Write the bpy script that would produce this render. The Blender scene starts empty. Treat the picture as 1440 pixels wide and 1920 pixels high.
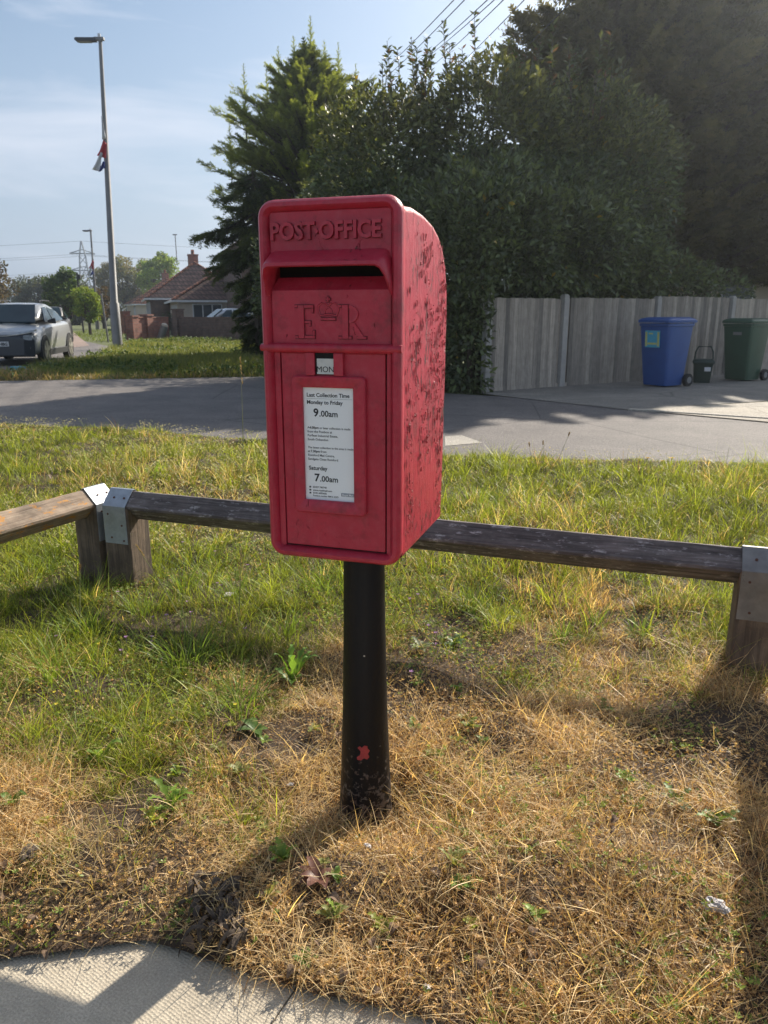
import bpy, bmesh, math, random
import numpy as np
from mathutils import Vector, Matrix
random.seed(5); RNG = np.random.default_rng(11)
S = bpy.context.scene; COL = S.collection
R = math.radians
# ------------------------------------------------------------------ camera
PITCH, CAMH, F = R(14.8), 1.15, 1400.0
cam_d = bpy.data.cameras.new("camera"); cam = bpy.data.objects.new("camera", cam_d); COL.objects.link(cam)
cam.location = (0, 0, CAMH); cam.rotation_euler = (R(90) - PITCH, 0, 0)
cam_d.sensor_fit = 'VERTICAL'; cam_d.sensor_height = 36; cam_d.lens = F / 1920 * 36
cam_d.clip_start = 0.05; cam_d.clip_end = 3000
cam_d.dof.use_dof = True; cam_d.dof.focus_distance = 1.6; cam_d.dof.aperture_fstop = 13
S.camera = cam
# ------------------------------------------------------------------ world and sun
SUN_EL, SUN_AZ = R(33.5), math.atan2(0.60, 0.80)          # azimuth from +Y towards +X
W = bpy.data.worlds.new("World"); S.world = W; W.use_nodes = True
wn, wl = W.node_tree.nodes, W.node_tree.links
for n in list(wn): wn.remove(n)
out = wn.new('ShaderNodeOutputWorld'); bg = wn.new('ShaderNodeBackground'); bg.inputs[1].default_value = 0.067
sky = wn.new('ShaderNodeTexSky'); sky.sky_type = 'NISHITA'; sky.sun_disc = False
sky.sun_elevation = SUN_EL; sky.sun_rotation = SUN_AZ; sky.air_density = 1.15; sky.dust_density = 0.9; sky.ozone_density = 1.6
tc = wn.new('ShaderNodeTexCoord'); mp = wn.new('ShaderNodeMapping'); mp.inputs['Scale'].default_value = (1.1, 1.6, 7.5)
mp.inputs['Rotation'].default_value = (0, R(9), R(20))
nz = wn.new('ShaderNodeTexNoise'); nz.inputs['Scale'].default_value = 1.7; nz.inputs['Detail'].default_value = 8; nz.inputs['Roughness'].default_value = 0.55; nz.inputs['Distortion'].default_value = 0.5
rp = wn.new('ShaderNodeValToRGB'); rp.color_ramp.elements[0].position = 0.46; rp.color_ramp.elements[1].position = 0.68
rp.color_ramp.elements[0].color = (0, 0, 0, 1); rp.color_ramp.elements[1].color = (0.80, 0.80, 0.80, 1)
mx = wn.new('ShaderNodeMix'); mx.data_type = 'RGBA'; mx.inputs[7].default_value = (3.8, 4.75, 6.5, 1)
wl.new(tc.outputs['Generated'], mp.inputs[0]); wl.new(mp.outputs[0], nz.inputs['Vector']); wl.new(nz.outputs[0], rp.inputs[0])
sp = wn.new('ShaderNodeSeparateXYZ'); wl.new(tc.outputs['Generated'], sp.inputs[0])
hz = wn.new('ShaderNodeMapRange'); hz.inputs[1].default_value = 0.0; hz.inputs[2].default_value = 0.33; hz.inputs[3].default_value = 0.85; hz.inputs[4].default_value = 0.0; wl.new(sp.outputs[2], hz.inputs[0])
cm = wn.new('ShaderNodeMix'); cm.data_type = 'RGBA'; cm.inputs[7].default_value = (7.2, 7.6, 8.6, 1); wl.new(rp.outputs[0], cm.inputs[0])
wl.new(hz.outputs[0], mx.inputs[0]); wl.new(sky.outputs[0], mx.inputs[6]); wl.new(mx.outputs[2], cm.inputs[6]); wl.new(cm.outputs[2], bg.inputs[0]); wl.new(bg.outputs[0], out.inputs[0])
sd = bpy.data.lights.new("sun", 'SUN'); sd.energy = 5.0; sd.angle = R(0.53); sd.color = (1.0, 0.91, 0.78)
sun = bpy.data.objects.new("sun", sd); COL.objects.link(sun)
sdir = Vector((math.sin(SUN_AZ) * math.cos(SUN_EL), math.cos(SUN_AZ) * math.cos(SUN_EL), math.sin(SUN_EL)))
sun.rotation_euler = sdir.to_track_quat('Z', 'Y').to_euler()
S.view_settings.view_transform = 'Standard'; S.view_settings.look = 'None'; S.view_settings.exposure = 0.86; S.view_settings.gamma = 1.0
S.render.engine = 'CYCLES'
S.cycles.max_bounces = 8; S.cycles.transparent_max_bounces = 8

# ------------------------------------------------------------------ projection used for laying the place out
def ray(px, py):
    a, b = (px - 720) / F, -(py - 960) / F
    return Vector((a, math.cos(PITCH) + b * math.sin(PITCH), -math.sin(PITCH) + b * math.cos(PITCH)))
def G(px, py, z=0.0):
    d = ray(px, py); t = (z - CAMH) / d.z
    return Vector((d.x * t, d.y * t, z))
def at(px, py, Y):
    d = ray(px, py); t = Y / d.y
    return Vector((d.x * t, Y, CAMH + d.z * t))

# ------------------------------------------------------------------ materials
def newmat(name):
    m = bpy.data.materials.new(name); m.use_nodes = True
    nt = m.node_tree; b = nt.nodes['Principled BSDF']
    return m, nt, b
def N(nt, t, **kw):
    n = nt.nodes.new(t)
    for k, v in kw.items():
        if k.startswith('_'): setattr(n, k[1:], v)
        else: n.inputs[k.replace('~', ' ')].default_value = v
    return n
def ramp(nt, stops):
    r = nt.nodes.new('ShaderNodeValToRGB'); e = r.color_ramp.elements
    while len(e) < len(stops): e.new(0.5)
    for i, (p, c) in enumerate(stops):
        e[i].position = p; e[i].color = (*c, 1) if len(c) == 3 else c
    return r
def mixc(nt, fac, a, b, mode='MIX'):
    m = nt.nodes.new('ShaderNodeMix'); m.data_type = 'RGBA'; m.blend_type = mode
    for i, v in ((0, fac), (6, a), (7, b)):
        if hasattr(v, 'is_linked'): nt.links.new(v, m.inputs[i])
        else: m.inputs[i].default_value = v if i == 0 else (*v, 1)
    return m.outputs[2]
def coords(nt, scale=(1, 1, 1), kind='Object', rot=(0, 0, 0)):
    t = nt.nodes.new('ShaderNodeTexCoord'); m = nt.nodes.new('ShaderNodeMapping')
    m.inputs['Scale'].default_value = scale; m.inputs['Rotation'].default_value = rot; nt.links.new(t.outputs[kind], m.inputs[0])
    return m.outputs[0]
def noise(nt, vec, scale, detail=5, rough=0.6, dist=0.0):
    n = N(nt, 'ShaderNodeTexNoise', Scale=scale, Detail=detail, Roughness=rough, Distortion=dist); nt.links.new(vec, n.inputs['Vector'])
    return n.outputs[0]
def bumpn(nt, b, h, strength, dist=0.01, prev=None):
    n = N(nt, 'ShaderNodeBump', Strength=strength, Distance=dist); nt.links.new(h, n.inputs['Height'])
    if prev is not None: nt.links.new(prev, n.inputs['Normal'])
    nt.links.new(n.outputs[0], b.inputs['Normal']); return n.outputs[0]
def pm(name, c1, c2=None, scale=6.0, rough=0.6, bump=0.0, bscale=None, metal=0.0, stretch=(1, 1, 1), bdist=0.01, spots=None, coat=0.0):
    """two-tone noise material"""
    m, nt, b = newmat(name); b.inputs['Roughness'].default_value = rough; b.inputs['Metallic'].default_value = metal
    b.inputs['Coat Weight'].default_value = coat
    v = coords(nt, stretch)
    c2 = c2 or tuple(x * 0.75 for x in c1)
    n = noise(nt, v, scale); r = ramp(nt, [(0.3, c1), (0.7, c2)]); nt.links.new(n, r.inputs[0]); col = r.outputs[0]
    if spots:
        sc, th, sc_col = spots
        n2 = noise(nt, v, sc, 4, 0.7); r2 = ramp(nt, [(th, (0, 0, 0)), (th + 0.04, (1, 1, 1))]); nt.links.new(n2, r2.inputs[0])
        col = mixc(nt, r2.outputs[0], col, sc_col)
    nt.links.new(col, b.inputs['Base Color'])
    if bump: bumpn(nt, b, noise(nt, v, bscale or scale * 4, 6, 0.65), bump, bdist)
    return m
def leafmat(name, rough=0.5, trans=0.35, spec=0.5):
    m, nt, b = newmat(name)
    a = nt.nodes.new('ShaderNodeAttribute'); a.attribute_name = 'col'
    nt.links.new(a.outputs['Color'], b.inputs['Base Color']); b.inputs['Roughness'].default_value = rough
    b.inputs['Specular IOR Level'].default_value = spec
    t = nt.nodes.new('ShaderNodeBsdfTranslucent'); nt.links.new(mixc(nt, 1.0, a.outputs['Color'], (1.25, 1.15, 0.55), 'MULTIPLY'), t.inputs[0])
    mxs = nt.nodes.new('ShaderNodeMixShader'); mxs.inputs[0].default_value = trans
    nt.links.new(b.outputs[0], mxs.inputs[1]); nt.links.new(t.outputs[0], mxs.inputs[2])
    nt.links.new(mxs.outputs[0], nt.nodes['Material Output'].inputs[0])
    return m

def red_paint():
    # chips = old dark primer showing; on the weathered flanks only (local |normal.x| large), elongated down the panel
    def build(name, amount, bumpy):
        m, nt, b = newmat(name); b.inputs['Roughness'].default_value = 0.42; b.inputs['Specular IOR Level'].default_value = 0.45
        v = coords(nt); vs = coords(nt, (1, 1, 0.28))
        n = noise(nt, v, 14, 6, 0.6); r = ramp(nt, [(0.3, (0.47, 0.024, 0.052)), (0.72, (0.39, 0.019, 0.043))]); nt.links.new(n, r.inputs[0])
        col = r.outputs[0]
        # chalky pink bloom
        n3 = noise(nt, v, 60, 4, 0.7); r3 = ramp(nt, [(0.45, (0, 0, 0)), (0.75, (0.26, 0.26, 0.26))]); nt.links.new(n3, r3.inputs[0])
        col = mixc(nt, r3.outputs[0], col, (0.50, 0.12, 0.14))
        n4 = noise(nt, v, 11, 5, 0.8); r4 = ramp(nt, [(0.52, (0, 0, 0)), (0.74, (0.75, 0.75, 0.75))]); nt.links.new(n4, r4.inputs[0])
        col = mixc(nt, r4.outputs[0], col, (0.13, 0.016, 0.022))
        chip = noise(nt, vs, 80, 5, 0.66, 0.8); big = noise(nt, v, 7, 2, 0.5)
        ad = N(nt, 'ShaderNodeMath', _operation='MULTIPLY_ADD'); nt.links.new(big, ad.inputs[0]); ad.inputs[1].default_value = 0.34; nt.links.new(chip, ad.inputs[2])
        rc = ramp(nt, [(amount, (0, 0, 0)), (amount + 0.012, (1, 1, 1))]); nt.links.new(ad.outputs[0], rc.inputs[0])
        n5 = noise(nt, v, 120, 3); rr = ramp(nt, [(0.35, (0.014, 0.008, 0.008)), (0.7, (0.07, 0.03, 0.026))]); nt.links.new(n5, rr.inputs[0])
        col = mixc(nt, rc.outputs[0], col, rr.outputs[0]); nt.links.new(col, b.inputs['Base Color'])
        # rim of lifted paint round every chip
        rl = ramp(nt, [(amount - 0.045, (0.45, 0.45, 0.45)), (amount - 0.006, (1, 1, 1)), (amount + 0.006, (0, 0, 0))]); nt.links.new(ad.outputs[0], rl.inputs[0])
        p = bumpn(nt, b, rl.outputs[0], 1.0, 0.004)
        p = bumpn(nt, b, noise(nt, vs, 70, 6, 0.7), bumpy, 0.004, p)
        bumpn(nt, b, noise(nt, v, 320, 3, 0.6), bumpy * 0.5, 0.0012, p)
        return m
    return build('weathered_red_paint', 0.800, 1.0), build('red_paint', 0.90, 0.25)
M_REDSIDE, M_RED = red_paint()
M_DARK = pm('opening_shade', (0.008, 0.007, 0.008), rough=0.9)  # near-black colour stands in for the shade inside openings
M_GROOVE = pm('dark_groove', (0.05, 0.012, 0.015), rough=0.8)  # even dark red, seen as the line round the door
def black_post():
    m, nt, b = newmat('black_gloss_paint'); b.inputs['Roughness'].default_value = 0.45; b.inputs['Specular IOR Level'].default_value = 0.25
    v = coords(nt); g = nt.nodes.new('ShaderNodeSeparateXYZ'); nt.links.new(v, g.inputs[0])
    n = noise(nt, v, 75, 5, 0.7); n2 = noise(nt, v, 16, 4, 0.7)
    mr = N(nt, 'ShaderNodeMapRange'); nt.links.new(g.outputs[2], mr.inputs[0]); mr.inputs[1].default_value = 0.0; mr.inputs[2].default_value = 0.32; mr.inputs[3].default_value = 0.24; mr.inputs[4].default_value = -0.05
    ad = N(nt, 'ShaderNodeMath', _operation='ADD'); nt.links.new(n, ad.inputs[0]); nt.links.new(mr.outputs[0], ad.inputs[1])
    r = ramp(nt, [(0.70, (0, 0, 0)), (0.76, (1, 1, 1))]); nt.links.new(ad.outputs[0], r.inputs[0])
    chips = ramp(nt, [(0.4, (0.13, 0.11, 0.095)), (0.62, (0.10, 0.06, 0.045))]); nt.links.new(n2, chips.inputs[0])
    nt.links.new(mixc(nt, r.outputs[0], (0.006, 0.006, 0.008), chips.outputs[0]), b.inputs['Base Color'])
    p = bumpn(nt, b, n, 0.35, 0.003); bumpn(nt, b, n2, 0.4, 0.004, p)
    return m
M_BLACKPOST = black_post()
M_PAPER = pm('printed_card', (0.86, 0.87, 0.90), (0.82, 0.83, 0.87), 5, rough=0.25, coat=0.5)
M_INK = pm('black_ink', (0.022, 0.024, 0.03), rough=0.6)
M_TABLET = pm('enamel_tablet', (0.62, 0.62, 0.60), (0.5, 0.5, 0.49), 60, 0.4)
M_INKGREY = pm('grey_ink', (0.30, 0.33, 0.38), rough=0.6)
M_REDFLAKE = pm('exposed_red_paint', (0.45, 0.05, 0.045), (0.32, 0.03, 0.03), 60, 0.6, 0.4)
def timber(name, c1, c2, c3, grain_axis=0, lichen=None, pale=None):
    m, nt, b = newmat(name); b.inputs['Roughness'].default_value = 0.85
    sc = [60, 60, 60]; sc[grain_axis] = 3.0
    v = coords(nt, tuple(sc)); v1 = coords(nt)
    n = noise(nt, v, 1.0, 8, 0.7, 0.8); r = ramp(nt, [(0.30, c1), (0.52, c2), (0.74, c3)]); nt.links.new(n, r.inputs[0]); col = r.outputs[0]
    n2 = noise(nt, v1, 9, 5, 0.7)
    r2 = ramp(nt, [(0.42, (0.62, 0.62, 0.62)), (0.62, (1, 1, 1))]); nt.links.new(n2, r2.inputs[0]); col = mixc(nt, 0.35 if name == 'fence_boards' else 0.9, col, r2.outputs[0], 'MULTIPLY')
    if pale:
        n3 = noise(nt, coords(nt, (1, 3, 3)), 16, 6, 0.75); r3 = ramp(nt, [(0.56, (0, 0, 0)), (0.66, (0.8, 0.8, 0.8))]); nt.links.new(n3, r3.inputs[0]); col = mixc(nt, r3.outputs[0], col, pale)
    if lichen:
        n4 = noise(nt, coords(nt, (1, 2, 2)), 14, 6, 0.75); r4 = ramp(nt, [(0.555, (0, 0, 0)), (0.60, (0.9, 0.9, 0.9))]); nt.links.new(n4, r4.inputs[0]); col = mixc(nt, r4.outputs[0], col, lichen)
    nt.links.new(col, b.inputs['Base Color']); p = bumpn(nt, b, n, 0.9, 0.004); bumpn(nt, b, n2, 0.4, 0.004, p)
    return m
M_RAILDARK = timber('dark_weathered_timber', (0.045, 0.036, 0.033), (0.15, 0.125, 0.115), (0.29, 0.255, 0.24), 0, pale=(0.52, 0.48, 0.47))
M_RAILLICHEN = timber('lichened_timber', (0.16, 0.11, 0.075), (0.36, 0.27, 0.19), (0.52, 0.42, 0.31), 0, lichen=(0.50, 0.22, 0.03))
M_POSTWOOD = timber('post_timber', (0.06, 0.045, 0.034), (0.18, 0.13, 0.09), (0.30, 0.22, 0.155), 2)
M_GALV = pm('galvanised_steel', (0.42, 0.46, 0.50), (0.30, 0.33, 0.36), 30, 0.50, 0.15, 90, metal=0.55, spots=(45, 0.70, (0.70, 0.70, 0.68)))
M_GALVDIRTY = pm('dirty_galvanised_steel', (0.30, 0.29, 0.27), (0.20, 0.19, 0.18), 18, 0.55, 0.2, 90, metal=0.5, spots=(35, 0.66, (0.10, 0.085, 0.07)))
M_RUST = pm('rusty_nail', (0.12, 0.05, 0.03), rough=0.8)
def asphalt(name, c1, c2):
    m, nt, b = newmat(name); b.inputs['Roughness'].default_value = 0.8
    v = coords(nt); n = noise(nt, v, 0.5, 6, 0.6); r = ramp(nt, [(0.3, c1), (0.7, c2)]); nt.links.new(n, r.inputs[0])
    f = noise(nt, v, 70, 3, 0.8); r2 = ramp(nt, [(0.35, (0.5, 0.5, 0.5)), (0.7, (1.6, 1.6, 1.6))]); nt.links.new(f, r2.inputs[0])
    ca = mixc(nt, 1.0, r.outputs[0], r2.outputs[0], 'MULTIPLY')
    wv = nt.nodes.new('ShaderNodeTexVoronoi'); wv.feature = 'DISTANCE_TO_EDGE'; wv.inputs['Scale'].default_value = 0.55; mpv = mixc(nt, 0.22, v, N(nt, 'ShaderNodeTexNoise', Scale=1.5, Detail=6.0).outputs[1]); nt.links.new(mpv, wv.inputs['Vector'])
    rcr = ramp(nt, [(0.0, (0.45, 0.45, 0.45)), (0.007, (1, 1, 1))]); nt.links.new(wv.outputs[0], rcr.inputs[0]); ca = mixc(nt, 0.8, ca, rcr.outputs[0], 'MULTIPLY')
    st = noise(nt, v, 1.7, 5, 0.7); rs = ramp(nt, [(0.35, (0.80, 0.80, 0.80)), (0.6, (1.06, 1.05, 1.03))]); nt.links.new(st, rs.inputs[0]); ca = mixc(nt, 1.0, ca, rs.outputs[0], 'MULTIPLY')
    sp_ = noise(nt, v, 28, 2, 0.5); rsp = ramp(nt, [(0.70, (0, 0, 0)), (0.73, (0.7, 0.7, 0.7))]); nt.links.new(sp_, rsp.inputs[0]); ca = mixc(nt, rsp.outputs[0], ca, tuple(min(1, q * 2.0) for q in c2))
    nt.links.new(ca, b.inputs['Base Color']); bumpn(nt, b, f, 0.8, 0.014)
    return m
M_ROAD = asphalt('asphalt', (0.125, 0.112, 0.108), (0.175, 0.160, 0.150))
M_CONC = asphalt('worn_concrete', (0.20, 0.185, 0.165), (0.27, 0.25, 0.22))
M_GRAVEL = asphalt('pale_gravel', (0.30, 0.27, 0.22), (0.40, 0.36, 0.30))
M_KERB = asphalt('pale_kerb', (0.34, 0.31, 0.27), (0.42, 0.39, 0.34))
M_REDPATH = asphalt('reddish_path', (0.26, 0.19, 0.16), (0.32, 0.24, 0.20))
def slabmat():
    m, nt, b = newmat('dimpled_paving'); b.inputs['Roughness'].default_value = 0.85
    v = coords(nt); n = noise(nt, v, 5, 6, 0.7); r = ramp(nt, [(0.3, (0.36, 0.31, 0.235)), (0.7, (0.54, 0.475, 0.365))]); nt.links.new(n, r.inputs[0])
    vo = N(nt, 'ShaderNodeTexVoronoi', Scale=170.0, Randomness=0.35); nt.links.new(coords(nt, (1, 1, 0), rot=(0, 0, R(35))), vo.inputs['Vector'])
    f = noise(nt, v, 220, 3, 0.8); r2 = ramp(nt, [(0.3, (0.7, 0.7, 0.7)), (0.7, (1.25, 1.25, 1.25))]); nt.links.new(f, r2.inputs[0])
    nt.links.new(mixc(nt, 1.0, r.outputs[0], r2.outputs[0], 'MULTIPLY'), b.inputs['Base Color'])
    p = bumpn(nt, b, vo.outputs['Distance'], 0.6, 0.003); bumpn(nt, b, f, 0.4, 0.003, p)
    return m
M_SLAB = slabmat()
M_SOIL = pm('dry_soil', (0.085, 0.055, 0.032), (0.040, 0.027, 0.018), 14, 0.95, 0.8, 60, bdist=0.02)
M_TURF = pm('turf', (0.11, 0.13, 0.035), (0.075, 0.09, 0.028), 1.2, 0.95, 0.8, 14, bdist=0.05)
M_LITTER = pm('straw_litter', (0.34, 0.23, 0.13), (0.20, 0.12, 0.07), 30, 0.95, 0.8, 90)
M_GRASS = leafmat('grass_blades', 0.45, 0.45, 0.35)
M_LEAF = leafmat('glossy_laurel_leaves', 0.42, 0.30, 0.5)
M_NEEDLE = leafmat('conifer_needles', 0.55, 0.42, 0.3)
M_FARLEAF = leafmat('tree_leaves', 0.6, 0.35, 0.25)
M_BARK = pm('bark', (0.10, 0.075, 0.055), (0.05, 0.038, 0.03), 12, 0.95, 0.8, 40, stretch=(1, 1, 0.3))
M_STEEL = pm('painted_lamp_steel', (0.22, 0.215, 0.21), (0.17, 0.165, 0.16), 3, 0.5, 0.1, 40, metal=0.3)
M_LAMPHEAD = pm('lamp_head_casing', (0.05, 0.05, 0.055), rough=0.5)
M_LENS = pm('lamp_lens', (0.25, 0.22, 0.18), rough=0.2)
M_FENCE = timber('fence_boards', (0.22, 0.195, 0.17), (0.40, 0.36, 0.315), (0.52, 0.475, 0.42), 2)
nt_ = M_FENCE.node_tree; b_ = nt_.nodes['Principled BSDF']; src = b_.inputs['Base Color'].links[0].from_socket
tc_ = nt_.nodes.new('ShaderNodeTexCoord'); sx_ = nt_.nodes.new('ShaderNodeSeparateXYZ'); nt_.links.new(tc_.outputs['Object'], sx_.inputs[0])
dv_ = N(nt_, 'ShaderNodeMath', _operation='DIVIDE'); nt_.links.new(sx_.outputs[0], dv_.inputs[0]); dv_.inputs[1].default_value = 0.088
fl_ = N(nt_, 'ShaderNodeMath', _operation='FLOOR'); nt_.links.new(dv_.outputs[0], fl_.inputs[0])
wn_ = nt_.nodes.new('ShaderNodeTexWhiteNoise'); wn_.noise_dimensions = '1D'; nt_.links.new(fl_.outputs[0], wn_.inputs['W'])
r1_ = ramp(nt_, [(0, (0.55, 0.54, 0.53)), (1, (1.3, 1.25, 1.18))]); nt_.links.new(wn_.outputs[0], r1_.inputs[0])
nt_.links.new(mixc(nt_, 1.0, src, r1_.outputs[0], 'MULTIPLY'), b_.inputs['Base Color'])
M_FENCEPOST = pm('concrete_fence_post', (0.42, 0.40, 0.37), (0.34, 0.32, 0.30), 12, 0.9, 0.3)
M_BLUEBIN = pm('blue_bin_plastic', (0.020, 0.085, 0.30), (0.018, 0.07, 0.25), 5, 0.45, 0.05, 60)
M_GREENBIN = pm('green_bin_plastic', (0.030, 0.085, 0.050), (0.025, 0.07, 0.042), 5, 0.45, 0.05, 60)
M_DKGREEN = pm('dark_green_plastic', (0.012, 0.035, 0.025), rough=0.5)
M_RUBBER = pm('black_rubber', (0.015, 0.015, 0.016), rough=0.8)
M_GREYHUB = pm('grey_plastic_hub', (0.22, 0.22, 0.22), rough=0.5)
M_STICKER = pm('cyan_sticker', (0.08, 0.42, 0.60), (0.06, 0.36, 0.52), 20, 0.4)
M_YELLOW = pm('yellow_print', (0.62, 0.62, 0.20), rough=0.5)
M_WHITE = pm('white_print', (0.75, 0.75, 0.75), rough=0.5)
M_WPAINT = pm('white_upvc', (0.72, 0.73, 0.74), rough=0.45)
M_GLASS = pm('window_glass', (0.06, 0.075, 0.09), (0.035, 0.045, 0.055), 1.5, 0.08)
def brick(name, c1, c2, mortar, sc=1.0, rowh=0.075, bw=0.225):
    m, nt, b = newmat(name); b.inputs['Roughness'].default_value = 0.9
    t = nt.nodes.new('ShaderNodeTexCoord'); s = nt.nodes.new('ShaderNodeSeparateXYZ'); c = nt.nodes.new('ShaderNodeCombineXYZ')
    nt.links.new(t.outputs['Object'], s.inputs[0])
    ad = N(nt, 'ShaderNodeMath', _operation='ADD'); nt.links.new(s.outputs[0], ad.inputs[0]); nt.links.new(s.outputs[1], ad.inputs[1])
    nt.links.new(ad.outputs[0], c.inputs[0]); nt.links.new(s.outputs[2], c.inputs[1])
    br = nt.nodes.new('ShaderNodeTexBrick'); nt.links.new(c.outputs[0], br.inputs['Vector'])
    br.inputs['Color1'].default_value = (*c1, 1); br.inputs['Color2'].default_value = (*c2, 1); br.inputs['Mortar'].default_value = (*mortar, 1)
    br.inputs['Scale'].default_value = sc; br.inputs['Row Height'].default_value = rowh; br.inputs['Brick Width'].default_value = bw; br.inputs['Mortar Size'].default_value = rowh * 0.14
    n = noise(nt, t.outputs['Object'], 3, 6, 0.7); r = ramp(nt, [(0.35, (0.6, 0.6, 0.6)), (0.65, (1.15, 1.15, 1.15))]); nt.links.new(n, r.inputs[0])
    nt.links.new(mixc(nt, 1.0, br.outputs[0], r.outputs[0], 'MULTIPLY'), b.inputs['Base Color']); bumpn(nt, b, br.outputs['Fac'], -0.5, 0.02)
    return m
M_BRICK = brick('red_brick', (0.36, 0.13, 0.085), (0.26, 0.095, 0.07), (0.22, 0.18, 0.15))
M_OLDBRICK = brick('old_brown_brick', (0.17, 0.085, 0.06), (0.11, 0.06, 0.045), (0.16, 0.14, 0.12))
M_TILE = brick('brown_roof_tiles', (0.25, 0.145, 0.11), (0.18, 0.105, 0.085), (0.08, 0.055, 0.045), 1, 0.30, 0.30)
M_REDTILE = brick('red_roof_tiles', (0.46, 0.20, 0.12), (0.38, 0.16, 0.10), (0.11, 0.055, 0.04), 1, 0.30, 0.30)
M_RENDER = pm('cream_render', (0.56, 0.48, 0.39), (0.46, 0.40, 0.33), 2, 0.9, 0.2)
M_CARGREY = pm('grey_metallic_paint', (0.36, 0.37, 0.375), (0.33, 0.34, 0.345), 2, 0.30, metal=0.15, coat=0.6)
M_CARWHITE = pm('silver_car_paint', (0.50, 0.52, 0.55), (0.46, 0.48, 0.51), 2, 0.25, metal=0.3, coat=0.8)
M_BLACKPL = pm('black_trim', (0.018, 0.018, 0.02), rough=0.5)
M_CARGLASS = pm('car_glass', (0.012, 0.03, 0.042), (0.03, 0.055, 0.07), 1.2, 0.12); M_CARGLASS.node_tree.nodes['Principled BSDF'].inputs['Specular IOR Level'].default_value = 0.25
M_ALLOY = pm('alloy_wheel', (0.50, 0.48, 0.44), rough=0.35, metal=0.6)
M_ALLOYDK = pm('alloy_wheel_shade', (0.22, 0.21, 0.19), rough=0.4, metal=0.5)
M_FASCIA = pm('fascia_shade_grey', (0.045, 0.05, 0.06), (0.035, 0.04, 0.05), 2, 0.35)  # dark grey puts the painted bumper's shade into the colour, grille included
M_HEADL = pm('headlight_glass', (0.55, 0.58, 0.60), (0.25, 0.27, 0.3), 12, 0.1)
M_FLAGRED = pm('flag_red', (0.45, 0.03, 0.04), rough=0.8); M_FLAGBLUE = pm('flag_blue', (0.03, 0.06, 0.28), rough=0.8); M_FLAGWHITE = pm('flag_white', (0.65, 0.65, 0.65), rough=0.8)
M_WIRE = pm('black_cable', (0.03, 0.03, 0.035), rough=0.7)
M_PYLON = pm('pylon_steel', (0.12, 0.15, 0.17), rough=0.6)

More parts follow.
